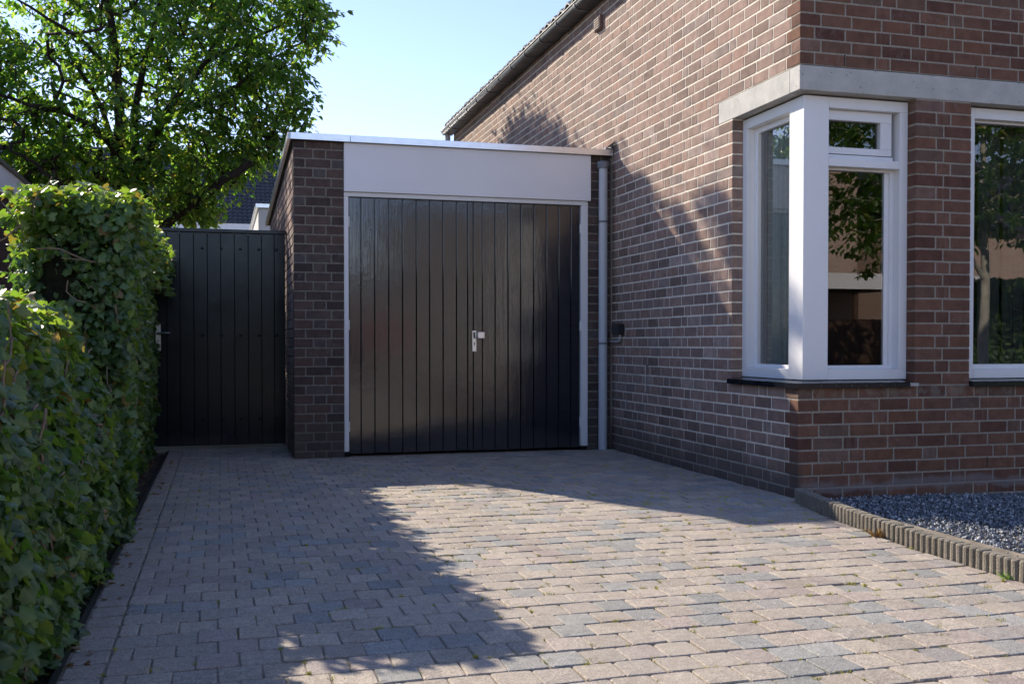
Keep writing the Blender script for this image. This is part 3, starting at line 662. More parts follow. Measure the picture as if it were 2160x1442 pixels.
TV = np.array([v.co[:] for v in tme.vertices], np.float32); tme.calc_loop_triangles(); TF = np.array([t.vertices[:] for t in tme.loop_triangles], np.int32)
vl, fl, nb = [], [], 0
for r in range(1, 15):
    for i in range(45):
        W = TV + np.array((-.118 + r * .27 * math.cos(R(36)) * 1.08, .02 + i * .2015, 3.925 + r * .27 * math.sin(R(36)) * 1.08), np.float32); vl.append(W); fl.append(TF + nb); nb += len(W)
me = npmesh('roof_tiles', np.concatenate(vl), np.concatenate(fl)); me.materials.append(M_RTILE); o = link(bpy.data.objects.new('roof_tiles', me), roof); o['kind'] = 'stuff'
ve = MB(); ve.box(-.030, .02, 3.115, 3.265, 3.58, 3.70, .004); vb = ve.build('wall_vent', plain('brown vent', (.16, .095, .075), .6), house)
lo = MB()
for i in range(5): lo.box(-.036, -.0305, 3.13, 3.25, 3.592 + i * .020, 3.603 + i * .020)
lo.build('louvre', M_GBRICKJ if False else plain('brown vent slat', (.13, .08, .065), .6), vb)
MB().tube([(-.075, 9.03, 3.82), (-.075, 9.03, 0)], .04, 12).build('downpipe', M_PVC, house)

# ------------------------------------------------------------------ garage
gar = thing('garage', 'flat roofed dark brick garage with black double doors beside house', 'garage', (-1.31, 2.908, 0))
gar.location = (0, 0, 0)
gb = []; GX, GY = -2.62, 2.908
for k in range(-8, 27):
    z0 = Z0 + k * C + .0055 - .006; z1 = Z0 + (k + 1) * C - .0055 - .006
    if z1 < -.02: continue
    z1 = min(z1, 2.445)
    if z1 - z0 < .02: continue
    if k % 2: ss = [(-2.62, -2.535, 1), (-2.524, -2.336, 0), (-2.325, -2.2345, 1)]
    else: ss = [(-2.62, -2.475, 0), (-2.464, -2.377, 1), (-2.366, -2.2345, 0)]
    for a, b_, h in ss: gb.append(('gfront', a, b_, z0, z1, 0))
    gb.append(('gfront', -.2085, -.100 if k % 2 else -.055, z0, z1, 0)); gb.append(('gfront', -.089 if k % 2 else -.044, -.012, z0, z1, 0))
    s = GY + .100 if k % 2 == 0 else GY + .152; nn = random.Random(k + 99).choice([1, 2, 3])
    top = lambda yq: 2.445 - (yq - GY) * .055
    while s < 6.85:
        l_ = .19 if nn else .09
        nn = nn - 1 if nn else 3
        if z1 < top(s + l_): gb.append(('gside', s, min(s + l_, 6.88), z0, z1, 1 if l_ < .1 else 0))
        s += l_ + .01
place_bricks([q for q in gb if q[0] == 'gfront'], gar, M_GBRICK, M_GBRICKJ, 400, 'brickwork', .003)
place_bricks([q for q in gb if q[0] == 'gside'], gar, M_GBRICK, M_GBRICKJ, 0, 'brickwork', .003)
w = MB(); w.box(GX + .004, -2.2345, GY + .004, GY + .10, -.05, 2.446); w.build('wall', M_GMORT, gar)
w = MB(); w.box(-.2085, -.003, GY + .004, GY + .10, -.05, 2.446); w.build('wall', M_GMORT, gar)
w = MB(); w.add([(GX + .006, GY + .101, -.05), (GX + .10, GY + .101, -.05), (GX + .10, 6.9, -.05), (GX + .006, 6.9, -.05), (GX + .006, GY + .101, 2.44), (GX + .10, GY + .101, 2.44), (GX + .10, 6.9, 2.225), (GX + .006, 6.9, 2.225)], [(0, 3, 2, 1), (4, 5, 6, 7), (0, 1, 5, 4), (1, 2, 6, 5), (2, 3, 7, 6), (3, 0, 4, 7)])
w.build('wall', M_GMORT, gar)
MB().box(GX + .101, -.003, 6.80, 6.9, -.05, 2.22).build('wall', M_GMORT, gar)
# roof deck with aluminium trim
rd = MB(); zt = 2.447
rd.add([(GX - .02, GY - .02, zt + .003), (-.004, GY - .02, zt + .003), (-.004, 6.95, 2.235), (GX - .02, 6.95, 2.235), (GX - .02, GY - .02, zt + .035), (-.004, GY - .02, zt + .035), (-.004, 6.95, 2.267), (GX - .02, 6.95, 2.267)], [(0, 3, 2, 1), (4, 5, 6, 7), (0, 1, 5, 4), (1, 2, 6, 5), (2, 3, 7, 6), (3, 0, 4, 7)]); rd.build('roof', M_ROOFFELT, gar)
def trim(x0, x1, name='roof_trim'):
    m = MB(); m.box(x0, x1, GY - .045, GY - .0205, zt, zt + .052, .002); m.box(x0, x1, GY - .020, GY + .06, zt + .0365, zt + .0515, .002); return m.build(name, M_ALU, gar)
trim(GX - .022, -2.188); trim(-2.185, -.004)
m = MB(); m.add([(GX - .045, GY - .045, zt), (GX - .0205, GY - .02, zt), (GX - .0205, 6.95, 2.232), (GX - .045, 6.95, 2.232), (GX - .045, GY - .045, zt + .052), (GX - .0205, GY - .02, zt + .052), (GX - .0205, 6.95, 2.284), (GX - .045, 6.95, 2.284)], [(0, 3, 2, 1), (4, 5, 6, 7), (0, 1, 5, 4), (1, 2, 6, 5), (2, 3, 7, 6), (3, 0, 4, 7)]); m.build('roof_trim', M_ALU, gar)
# lead flashing where the roof meets the house
fl = MB(); fl.box(-.075, -.008, GY - .052, GY + .04, zt + .0525, zt + .064); fl.add([(-.07, GY - .05, zt + .064), (-.009, GY - .055, zt + .072), (-.006, GY - .10, zt + .118), (-.010, GY + .03, zt + .092), (-.05, GY + .03, zt + .066)], [(0, 1, 2), (0, 2, 3, 4), (1, 3, 2)]); fl.build('lead_flashing', plain('crumpled lead', (.30, .31, .33), .35, .6, .5, 60, .5, .8, .01), gar)
MB().box(-2.2335, -.191, GY - .018, GY + .03, 2.068, 2.4465, .003).build('fascia', M_FASCIA, gar)
df = MB(); df.box(-2.2335, -2.1965, GY + .004, GY + .075, .035, 2.0325, .003); df.box(-.2645, -.2095, GY + .004, GY + .075, .028, 2.0325, .003); df.box(-2.2335, -.2095, GY + .004, GY + .075, 2.033, 2.067, .003)
df.box(-.2685, -.265, GY + .012, GY + .075, .028, 2.0325); df.build('door_frame', M_DFRAME, gar)
MB().box(-2.2315, -2.1985, GY + .008, GY + .07, -.02, .0345).build('frame_foot', M_VOID, gar)
MB().box(-.2625, -.2115, GY + .008, GY + .07, -.02, .0275).build('frame_foot', M_VOID, gar)
XS = [-2.194, -2.099, -1.990, -1.878, -1.767, -1.656, -1.548, -1.438, -1.327, -1.234, -1.187, -1.111, -1.004, -.894, -.786, -.675, -.564, -.458, -.351, -.269]
def leaf_(i0, i1):
    d = MB().box(XS[i0] + .003, XS[i1] - .002, GY + .052, GY + .075, .018, 2.030).build('door_leaf', M_DOOR, gar)
    for i in range(i0, i1):
        gap = .0045 if i != 10 else .0015; gl = .0045 if i not in (10, 11) else .0022
        m = MB().box(XS[i] + gl * .5 + .0005, XS[i + 1] - gap * .5, GY + .034 + random.uniform(0, .0012), GY + .0515, .012 + random.uniform(0, .004), 2.0305, .0032); m.build('plank', M_DOOR, d)
    return d
dl = leaf_(0, 10); dr = leaf_(10, 19)
for zz in (1.80, .99, .192):
    MB().tube([(-2.1955, GY + .024, zz), (-2.1955, GY + .024, zz + .078)], .0085, 10).build('hinge', M_DFRAME, dl)
    MB().tube([(-.2685, GY + .024, zz), (-.2685, GY + .024, zz + .078)], .0085, 10).build('hinge', M_DFRAME, dr)
lp = MB().box(-1.199, -1.163, GY + .024, GY + .0335, .819, .988, .002); lpo = lp.build('lock_plate', plain('anodised plate', (.80, .76, .70), .35, .85, .5, 40, .05, .03), dr)
MB().box(-1.166, -1.106, GY - .030, GY - .008, .924, .977, .004).box(-1.168, -1.150, GY - .008, GY + .024, .938, .963).build('knob', plain('anodised knob', (.80, .75, .69), .35, .85, .5, 40, .05, .03), dr)
MB().box(-1.190, -1.176, GY + .0222, GY + .0238, .925, .975).build('handle_slot', M_BLACK, dr)
kh = MB(); kh.tube([(-1.181, GY + .0237, .888), (-1.181, GY + .0222, .888)], .0052, 12); kh.box(-1.1835, -1.1785, GY + .0223, GY + .0237, .866, .886); kh.build('keyhole', M_BLACK, dr)
# downpipe with its box and clips
dp = MB().tube([(-.098, GY - .055, 2.335), (-.098, GY - .055, -.01)], .0365, 20); dpo = dp.build('downpipe', M_PVC, gar)
MB().tube([(-.100, GY - .055, 2.335), (-.100, GY - .055, 2.388), (-.100, GY - .055, 2.392)], [.048, .050, .044], 20).build('pipe_hopper', M_PVCD, dpo)
for z in (1.885, .875): MB().tube([(-.098, GY - .055, z), (-.098, GY - .055, z + .018)], .0395, 20).box(-.104, -.092, GY - .018, GY + .004, z, z + .018).build('pipe_clip', M_PVCD, dpo)
MB().tube([(-.098, GY - .055, 1.618), (-.098, GY - .055, 1.628)], .0378, 20).build('pipe_joint', M_PVC, dpo)

# ------------------------------------------------------------------ garden gate
gate = thing('garden_gate', 'tall black boarded garden gate with bolt heads and steel handle', 'gate', (-3.15, 3.754, 0)); gate.location = (0, 0, 0)
GTY = 3.754; GB = [-3.80, -3.693, -3.590, -3.486, -3.377, -3.268, -3.161, -3.050, -2.938, -2.829, -2.724, -2.634]
for a, b_ in zip(GB, GB[1:]): MB().box(a + .0008, b_ - .0008, GTY + random.uniform(0, .0008), GTY + .022, .035, 1.806, .0028).build('plank', M_GATE, gate)
MB().box(-3.82, -2.634, GTY + .0225, GTY + .045, .25, .36).box(-3.82, -2.634, GTY + .0225, GTY + .045, .90, 1.01).box(-3.82, -2.634, GTY + .0225, GTY + .045, 1.62, 1.73).build('rail', M_GATE, gate)
MB().box(-3.80, -2.634, GTY + .0455, GTY + .052, .03, 1.80).build('backing', M_GATE, gate)
MB().box(-3.82, -2.622, GTY - .016, GTY + .06, 1.8065, 1.837, .004).build('cap_rail', M_GATE, gate)
MB().box(-3.90, -3.82, GTY - .02, GTY + .06, -.05, 1.83, .004).build('post', M_GATE, gate)
for zz in (1.675, .952, .245):
    for x in (-3.309, -3.155, -3.002, -2.851, -2.706):
        v = []; f = []
        MB().tube([(x, GTY - .0008, zz), (x, GTY - .004, zz), (x, GTY - .007, zz)], [.0125, .010, .004], 10).build('bolt_head', M_GATE, gate)
MB().box(-3.679, -3.637, GTY - .007, GTY - .0005, .822, 1.044, .002).build('handle_plate', M_STEEL, gate)
MB().tube([(-3.659, GTY - .007, .967), (-3.659, GTY - .045, .967), (-3.645, GTY - .052, .967), (-3.564, GTY - .052, .968)], .0095, 10).build('lever_handle', M_STEEL, gate)
kh = MB(); kh.tube([(-3.658, GTY - .0075, .905), (-3.658, GTY - .0085, .905)], .006, 10); kh.build('keyhole', M_BLACK, gate)

# ------------------------------------------------------------------ small things on the side wall
ob = thing('socket_box', 'small black outdoor box with grey conduit on brick wall beside downpipe', 'box', (-.02, 2.70, 1.0)); ob.location = (0, 0, 0)
MB().box(-.060, -.001, 2.615, 2.755, .958, 1.045, .005).build('housing', M_BLACK, ob)
MB().tube([(-.025, 2.66, .957), (-.025, 2.66, .925), (-.022, 2.67, .906), (-.020, 2.70, .900), (-.02, 2.895, .900)], .0095, 8).build('conduit', M_PVC, ob)
hk = thing('wall_hook', 'thin metal hook hanging from a ring on the brick wall', 'hook', (0, 0, 0))
MB().tube([(-.003, 2.146, .716), (-.018, 2.146, .716)], .009, 10).build('ring_plate', M_STEEL, hk)
MB().tube([(-.018, 2.146, .713), (-.020, 2.145, .55), (-.020, 2.143, .525), (-.030, 2.139, .517)], .0032, 6).build('hook_rod', M_STEEL, hk)

# ------------------------------------------------------------------ leaves
def scatter(tv, tf, P, Rm, S):
    n = len(P); V = (tv[None] * S[:, None, None]) @ np.transpose(Rm, (0, 2, 1)) + P[:, None]
    F = tf[None] + len(tv) * np.arange(n)[:, None, None]; return V.reshape(-1, 3), F.reshape(-1, tf.shape[1])
def frames(nrm, tip):
    """rotation with local z = normal, local y = tip direction"""
    nrm = nrm / np.linalg.norm(nrm, axis=1, keepdims=True); tip = tip - nrm * np.sum(tip * nrm, 1, keepdims=True); tip /= np.linalg.norm(tip, axis=1, keepdims=True) + 1e-9
    x = np.cross(tip, nrm); return np.stack([x, tip, nrm], -1)
def ivy_leaf(k=0):
    out = [(0, .0), (.34, -.14), (.50, .10), (.41, .33), (.45, .55), (.27, .66), (0, 1.0), (-.27, .66), (-.45, .55), (-.41, .33), (-.50, .10), (-.34, -.14)]
    rr = random.Random(k); V = []
    for x, y in out:
        x *= rr.uniform(.88, 1.1); y *= rr.uniform(.92, 1.06); V.append((x, y - .1, -.34 * abs(x) * 1.0 * rr.uniform(.3, 1) - .16 * max(0, y - .3) ** 2 + rr.uniform(-.03, .03)))
    V.append((0, .22, .02)); V.append((0, .55, .01)); c, d = 12, 13
    F = [(c, 0, 1), (c, 1, 2), (c, 2, 3), (c, 3, d), (d, 3, 4), (d, 4, 5), (d, 5, 6), (d, 6, 7), (d, 7, 8), (d, 8, 9), (c, d, 9), (c, 9, 10), (c, 10, 11), (c, 11, 0)]
    return np.array(V, np.float32), np.array(F, np.int32)
IVY = [ivy_leaf(k) for k in range(8)]
VEIN = np.array([1, 0, .55, 0, .5, 0, .8, 0, .5, 0, .55, 0, 1, 1], np.float32)
def put_vein(me, arr):
    a = me.attributes.new('vein', 'FLOAT', 'POINT'); a.data.foreach_set('value', np.ascontiguousarray(arr, np.float32))
def hedge(name, label, x0, x1, y0, y1, zt, seed, nleaf, bulge, top_h=.14, slant=.45, lsize=(.026, .056)):
    r = np.random.default_rng(seed); root = thing(name, label, 'hedge', ((x0 + x1) / 2, (y0 + y1) / 2, 0)); root.location = (0, 0, 0)
    # leaf sites on the right face, the near end, the far end, the top and the left face
    A = {'right': (y1 - y0) * zt, 'near': (x1 - x0) * zt, 'top': (x1 - x0) * (y1 - y0), 'left': (y1 - y0) * zt * .35}
    tot = sum(A.values()); Ps, Ns = [], []
    for side, ar in A.items():
        n = int(nleaf * ar / tot); a, b = r.random(n), r.random(n)
        if side == 'near': n = int(n * 1.5); a, b = r.random(n), r.random(n)
        if side == 'right': yy = y0 + a * (y1 - y0); zz = b * zt; P = np.stack([x1 + bulge(yy, zz), yy, zz], -1); Nn = np.tile((1., 0, 0), (n, 1))
        elif side == 'left': yy = y0 + a * (y1 - y0); zz = b * zt; P = np.stack([np.full(n, x0), yy, zz], -1); Nn = np.tile((-1., 0, 0), (n, 1))
        elif side == 'near': xx = x0 + a * (x1 + top_h * .8 - x0); zz = b * zt; P = np.stack([xx, y0 + np.clip(x1 - xx, 0, 1) * slant, zz], -1); Nn = np.tile((0, -1., 0), (n, 1))
        else: xx = x0 + a * (x1 + top_h - x0); yy = y0 + b * (y1 - y0); P = np.stack([xx, yy, np.full(n, zt)], -1); Nn = np.tile((0, 0, 1.), (n, 1))
        Ps.append(P); Ns.append(Nn)
    P = np.concatenate(Ps); Nn = np.concatenate(Ns)
    # round the top edges
    ex = np.clip((P[:, 0] - (x1 - .10)) / .2, 0, 1); ez = np.clip((P[:, 2] - (zt - .16)) / .16, 0, 1); ey = np.clip((y0 + .14 - P[:, 1]) / .14, 0, 1)
    P[:, 2] -= (ex * ez) * .03 + ey * ez * .03
    # lumpy surface
    lump = .035 * np.sin(P[:, 1] * 7.3 + P[:, 2] * 5) * np.cos(P[:, 2] * 8.7 + P[:, 0] * 6) + .02 * np.sin(P[:, 1] * 17 + 1) * np.sin(P[:, 2] * 19 + P[:, 0] * 15)
    dep = r.uniform(-.11, .035, len(P)); hi = P[:, 2] > zt - .25; dep = np.where(hi & (r.random(len(P)) < .4), r.uniform(-.30, .05, len(P)), dep); P = P + Nn * (lump + dep)[:, None]
    P[:, 2] = np.maximum(P[:, 2], .01)
    nr = Nn * .8 + r.normal(0, .58, P.shape) + np.array([0, 0, .45]); tip = np.array([0, 0, -.8]) + Nn * .5 + r.normal(0, .55, P.shape)
    top = Nn[:, 2] > .5; tip[top] = r.normal(0, 1, (top.sum(), 3)) * (1, 1, .25); nr[top] += r.normal(0, .35, (top.sum(), 3))
    Rm = frames(nr, tip); S = r.uniform(*lsize, len(P)); rnd = r.random(len(P))
    rnd = np.where((r.random(len(P)) < .75) & (rnd > .95), .6, rnd)
    rnd = np.where((top | (P[:, 2] > zt - .22)) & (rnd < .94), np.clip(rnd * .6 + .42, 0, .94), rnd)  # top leaves paler: sun shining through is put into their colour
    sz = np.array([view_size(p[0], p[1], p[2], s, s) for p, s in zip(P, S)]); outer = dep > -.02; order = np.argsort(-(sz * outer))
    single = set(order[:300].tolist()) if sz.max() > 0 else set()
    mes = []
    for tv, tf in IVY:
        me = npmesh('leaf', tv, tf, smooth=True); put_vein(me, VEIN); me.materials.append(M_IVYO); mes.append(me)
    for i in single:
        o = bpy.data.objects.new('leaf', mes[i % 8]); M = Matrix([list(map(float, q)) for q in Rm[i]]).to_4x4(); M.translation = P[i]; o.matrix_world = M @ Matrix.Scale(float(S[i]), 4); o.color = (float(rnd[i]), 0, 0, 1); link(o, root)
    keep = np.array([i for i in range(len(P)) if i not in single]); Vs, Fs, Cs, nb = [], [], [], 0
    for k in range(8):
        ii = keep[keep % 8 == k]; tv, tf = IVY[k]; V, F = scatter(tv, tf, P[ii], Rm[ii], S[ii]); Vs.append(V); Fs.append(F + nb); nb += len(V); c = np.repeat(rnd[ii], len(tv)); Cs.append(np.stack([c, c, c, np.ones_like(c)], -1))
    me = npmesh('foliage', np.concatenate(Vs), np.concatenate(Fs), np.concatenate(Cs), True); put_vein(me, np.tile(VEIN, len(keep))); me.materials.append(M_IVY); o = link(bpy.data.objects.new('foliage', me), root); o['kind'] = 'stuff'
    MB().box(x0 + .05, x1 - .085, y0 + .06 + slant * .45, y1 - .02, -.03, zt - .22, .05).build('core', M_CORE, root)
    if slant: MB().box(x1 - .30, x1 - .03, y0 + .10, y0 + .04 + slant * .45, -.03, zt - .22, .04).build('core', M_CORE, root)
    st = MB(); rr = random.Random(seed)
    for _ in range(int(26 * (y1 - y0))):
        yy = rr.uniform(y0, y1); zz = rr.uniform(.0, zt * .8); p = [x1 + float(bulge(np.array([yy]), np.array([zz]))[0]) + rr.uniform(-.02, .03), yy, zz]; pts = [tuple(p)]; dy, dz = rr.uniform(-1, 1), rr.uniform(-.4, 1)
        for s in range(rr.randint(3, 6)):
            dy += rr.gauss(0, .7); dz += rr.gauss(0, .6); q = math.hypot(dy, dz) + .01; p[1] += .05 * dy / q; p[2] = max(.01, p[2] + .05 * dz / q); p[0] += rr.gauss(0, .008); pts.append(tuple(p))
        st.tube(pts, [rr.uniform(.0018, .005)] * len(pts), 5, False)
    for _ in range(int(22 * (x1 - x0) / .5)):
        xx = rr.uniform(x0, x1); zz = rr.uniform(.3, zt * .95); p = [xx, y0 + rr.uniform(-.02, .03), zz]; pts = [tuple(p)]; dx, dz = rr.uniform(-1, 1), rr.uniform(-.6, 1)
        for s in range(rr.randint(3, 5)):
            dx += rr.gauss(0, .7); dz += rr.gauss(0, .6); q = math.hypot(dx, dz) + .01; p[0] += .05 * dx / q; p[2] += .05 * dz / q; p[1] += rr.gauss(0, .008); pts.append(tuple(p))
        st.tube(pts, [rr.uniform(.0018, .004)] * len(pts), 5, False)
    st.build('stem', M_STEM, root, 'stuff')
    return root
def bulge_tall(y, z): return np.interp(z, [0, 1.0, 1.45], [0, .55, 1.0]) * (.172 - .062 * (y + .2)) - .03 - .05 * np.clip(1 - z / .5, 0, 1)
def bulge_low(y, z): return np.where(z < .55, .05, .05 - .16 * (z - .55) / .45)
hedge('ivy_hedge', 'tall clipped ivy hedge with sunlit top standing against the black gate', -4.06, -3.66, -.20, 3.66, 1.595, 5, 40000, bulge_tall)
hedge('ivy_hedge', 'lower ivy hedge at the left edge, nearest to the viewer', -4.15, -3.69, -3.9, -.22, 1.00, 8, 31000, bulge_low, -.10, 0, lsize=(.026, .056))
# dead leaves on the soil strip
t_ = []; r = np.random.default_rng(3); n = 130; P = np.stack([rng.uniform(-3.72, -3.50, n), rng.uniform(-2.2, 3.4, n), np.full(n, .006)], -1); P[:, 2] = np.where(P[:, 0] > -3.58, .006, -.022)
Rm = frames(np.array([0, 0, 1.]) + r.normal(0, .3, P.shape), r.normal(0, 1, P.shape)); V, F = scatter(*IVY[2], P, Rm, r.uniform(.012, .032, n)); c = np.repeat(r.uniform(.95, 1, n), len(IVY[2][0])); me = npmesh('leaf_litter', V, F, np.stack([c, c, c, np.ones_like(c)], -1)); me.materials.append(M_IVY)
tag(link(bpy.data.objects.new('leaf_litter', me)), 'scattered dead brown leaves on the soil beside the hedge', 'leaf litter', kind='stuff')

# ------------------------------------------------------------------ cherry tree behind the gate
def pip(x, z, poly):
    ins = False; j = len(poly) - 1
    for i in range(len(poly)):
        (xi, zi), (xj, zj) = poly[i], poly[j]
        if (zi > z) != (zj > z) and x < (xj - xi) * (z - zi) / (zj - zi) + xi: ins = not ins
        j = i
    return ins
def seg_d(x, z, poly):
    d = 9.
    for (xa, za), (xb, zb) in zip(poly, poly[1:] + poly[:1]):
        t = max(0, min(1, ((x - xa) * (xb - xa) + (z - za) * (zb - za)) / ((xb - xa) ** 2 + (zb - za) ** 2))); d = min(d, math.hypot(x - xa - t * (xb - xa), z - za - t * (zb - za)))
    return d
LIMBS = {
 'trunk': ([(-4.10, 9.0, -.05), (-4.12, 9.0, 1.2), (-4.14, 9.0, 2.39), (-4.36, 9.0, 2.9), (-4.45, 9.0, 3.3), (-4.39, 8.9, 3.7), (-4.41, 8.8, 4.22), (-4.45, 8.8, 4.7), (-4.52, 8.8, 5.23), (-4.56, 8.9, 5.9), (-4.52, 9.0, 6.4)], .17, .03),
 'b2': ([(-4.11, 9.0, 2.3), (-4.15, 9.05, 3.01), (-4.23, 9.1, 3.45), (-4.26, 9.3, 3.92), (-4.16, 9.5, 4.54), (-3.98, 9.6, 5.28), (-3.86, 9.7, 6.1), (-3.85, 9.7, 6.6)], .11, .02),
 'b5': ([(-4.15, 9.05, 3.01), (-4.01, 8.9, 3.48), (-3.85, 8.7, 3.79), (-3.62, 8.6, 4.11), (-3.33, 8.5, 4.46), (-3.12, 8.5, 4.9), (-2.82, 8.6, 5.38), (-2.58, 8.7, 5.93)], .085, .015),
 'b3': ([(-4.41, 9.0, 3.17), (-4.48, 8.7, 3.36), (-4.67, 8.4, 3.56), (-4.94, 8.2, 3.65), (-5.32, 8.0, 3.68), (-5.59, 7.8, 3.73), (-5.88, 7.8, 3.88)], .07, .015),
 'b4': ([(-4.05, 9.0, 2.2), (-3.72, 8.8, 2.53), (-3.36, 8.5, 2.75), (-3.07, 8.3, 2.97), (-2.78, 8.2, 3.17)], .085, .06),
 'b4b': ([(-3.6, 8.7, 2.62), (-3.31, 8.8, 2.92), (-2.95, 8.9, 3.21), (-2.58, 9.0, 3.58), (-2.32, 9.1, 3.93)], .05, .012),
 'b6': ([(-4.12, 9.0, 2.3), (-4.67, 8.6, 2.62), (-4.93, 8.3, 2.72), (-5.11, 8.1, 2.87), (-5.31, 7.9, 3.03), (-5.54, 7.8, 3.14)], .065, .015),
 'b7': ([(-4.45, 9.0, 3.3), (-4.68, 9.6, 4.02), (-5.11, 10.0, 4.79), (-5.51, 10.3, 5.43), (-5.82, 10.4, 6.15)], .06, .012),
 'b8': ([(-3.85, 8.7, 3.79), (-3.41, 8.4, 3.87), (-2.95, 8.3, 4.14), (-2.48, 8.4, 4.56), (-2.11, 8.5, 4.8), (-1.83, 8.5, 4.92)], .045, .008),
 'b9': ([(-4.41, 8.8, 4.22), (-4.73, 8.3, 4.54), (-5.11, 8.0, 4.7), (-5.4, 7.9, 4.86), (-5.69, 7.9, 5.16)], .045, .010),
 'b10': ([(-3.33, 8.5, 4.46), (-2.82, 9.0, 4.89), (-2.31, 9.2, 5.24), (-1.74, 9.1, 5.32)], .035, .007)}
CROWN = [(-6.98, 2.65), (-5.49, 2.83), (-4.71, 2.83), (-3.96, 2.46), (-3.25, 2.45), (-3.0, 2.75), (-2.78, 3.1), (-2.35, 3.5), (-1.98, 3.77), (-2.01, 4.25), (-2.17, 4.56), (-1.72, 4.94), (-1.66, 5.39), (-2.0, 5.91), (-2.32, 6.51), (-3.05, 7.23), (-4.11, 7.46), (-5.24, 7.19), (-5.84, 6.53), (-6.12, 5.5), (-6.45, 4.65), (-7.02, 3.92)]
TOP = [(-8, 5.3), (-6.12, 5.5), (-6.03, 6.85), (-5.5, 6.80), (-5.0, 6.55), (-4.6, 6.6), (-4.4, 6.72), (-4.0, 6.65), (-3.57, 6.50), (-3.13, 6.42), (-2.57, 6.33), (-2.2, 6.12), (-1.9, 5.98), (-1.6, 5.65), (-1.3, 5.1), (-.7, 4.4), (0, 3.5)]   # outline of the crown's sunny side
GAPS = [(-4.05, 4.02, .28), (-3.5, 4.28, .22), (-5.2, 4.05, .22), (-4.75, 4.2, .18), (-2.35, 5.0, .2), (-3.0, 2.75, .25), (-2.75, 2.75, .2), (-4.6, 3.9, .15), (-5.6, 5.1, .2)]
def grow_tree(name, label, limbs, poly, yc, halfmax, ncl, nleaf, gaps, matl, mato, matb, seed, nsingle, llen=(.085, .135), top=None, extra=()):
    r = np.random.default_rng(seed); rr = random.Random(seed); root = thing(name, label, 'tree', (0, 0, 0))
    nodes, par, used = [], [], []
    for k, (pts, r0, r1) in limbs.items():
        n = len(pts); fine = []
        for i in range(n - 1):
            for s in range(3): fine.append(tuple(a + (b - a) * s / 3 + (rr.gauss(0, .008) if i else 0) for a, b in zip(pts[i], pts[i + 1])))
        fine.append(pts[-1]); m = MB(); m.tube(fine, [(r0 + (r1 - r0) * (i / (len(fine) - 1)) ** .8) * .78 for i in range(len(fine))], 10); m.build('trunk' if k == 'trunk' else 'branch', matb, root)
        for p in fine:
            if p[2] > 2.3: nodes.append(p); par.append(-1)
    nl = len(nodes); C_ = [(x + rr.gauss(0, .05), yc + rr.gauss(0, .05), z + rr.gauss(0, .05)) for x, z in extra]; ncl += len(C_)
    xs = [p[0] for p in poly]; zs = [p[1] for p in poly]
    while len(C_) < ncl:
        x, z = rr.uniform(min(xs), max(xs)), rr.uniform(min(zs), max(zs))
        if not pip(x, z, poly): continue
        d = seg_d(x, z, poly); h = min(halfmax, .25 + 1.35 * math.sqrt(d))
        if any(math.hypot(x - a, z - b) < c for a, b, c in gaps): continue
        dy_ = rr.uniform(-h, h)
        if top is not None:
            xs_ = x + dy_ / 1.8; lim = float(np.interp(xs_, [q[0] for q in top], [q[1] for q in top]))
            if z - .7 * dy_ > lim - .14 + (.55 if rr.random() < .12 and -4.6 < xs_ < -3.5 else 0): continue
            yw = 9 + 1.8 * (xs_ + 2.62); zw = z - .7 * dy_ - .7 * (9 - yw)      # sunny hole over the garage's side wall
            if 2.7 < yw < 5.3 and 1.0 < zw < 2.7 and rr.random() < (.85 if yw < 4.1 else .25): continue
        C_.append((x, yc + dy_, z))
    nodes = [np.array(p) for p in nodes]; A = np.zeros((nl + ncl * 2, 3)); A[:nl] = nodes; cnt = nl; par += [0] * (2 * ncl)
    dmin = [float(np.min(np.sum((A[:nl] - np.array(c)) ** 2, 1))) for c in C_]; order = np.argsort(dmin); tips = []; xtips = set()
    for i in order:
        c = np.array(C_[i]); d = np.sum((A[:cnt] - c) ** 2, 1); d = d + np.where(A[:cnt, 2] > c[2] + .1, .25, 0); j = int(np.argmin(d))
        mid = (A[j] + c) / 2 + np.array([rr.gauss(0, .04), rr.gauss(0, .04), .05 + rr.gauss(0, .04)]); A[cnt] = mid; par[cnt] = j; A[cnt + 1] = c; par[cnt + 1] = cnt; tips.append(cnt + 1); cnt += 2
        if i < len(extra): xtips.add(cnt - 1)
    weight = np.zeros(cnt); weight[tips] = 1
    for i in range(cnt - 1, nl - 1, -1):
        if par[i] >= nl: weight[par[i]] += weight[i]
    # limb nodes do not accumulate, twigs taper with what they carry
    tw = MB()
    for i in range(nl, cnt):
        j = par[i]; ra = .0034 * math.sqrt(max(1, weight[i])) ; rb = ra if j < nl else min(.026, .0034 * math.sqrt(max(1, weight[j])))
        tw.tube([tuple(A[j]), tuple(A[i])], [min(.03, max(ra, rb)), min(.03, ra)], 5, False)
    tw.build('twigs', matb, root, 'stuff')
    tv = np.array([(0, 0, 0), (.21, .25, .03), (.24, .5, .02), (.15, .78, -.05), (0, 1.0, -.16), (-.15, .78, -.05), (-.24, .5, .02), (-.21, .25, .03), (0, .3, -.045), (0, .65, -.08)], np.float32)
    tf = np.array([(0, 1, 8), (1, 2, 8), (2, 9, 8), (2, 3, 9), (3, 4, 9), (4, 5, 9), (5, 6, 9), (6, 8, 9), (6, 7, 8), (7, 0, 8)], np.int32)
    P, T = [], []; tipset = set(tips)
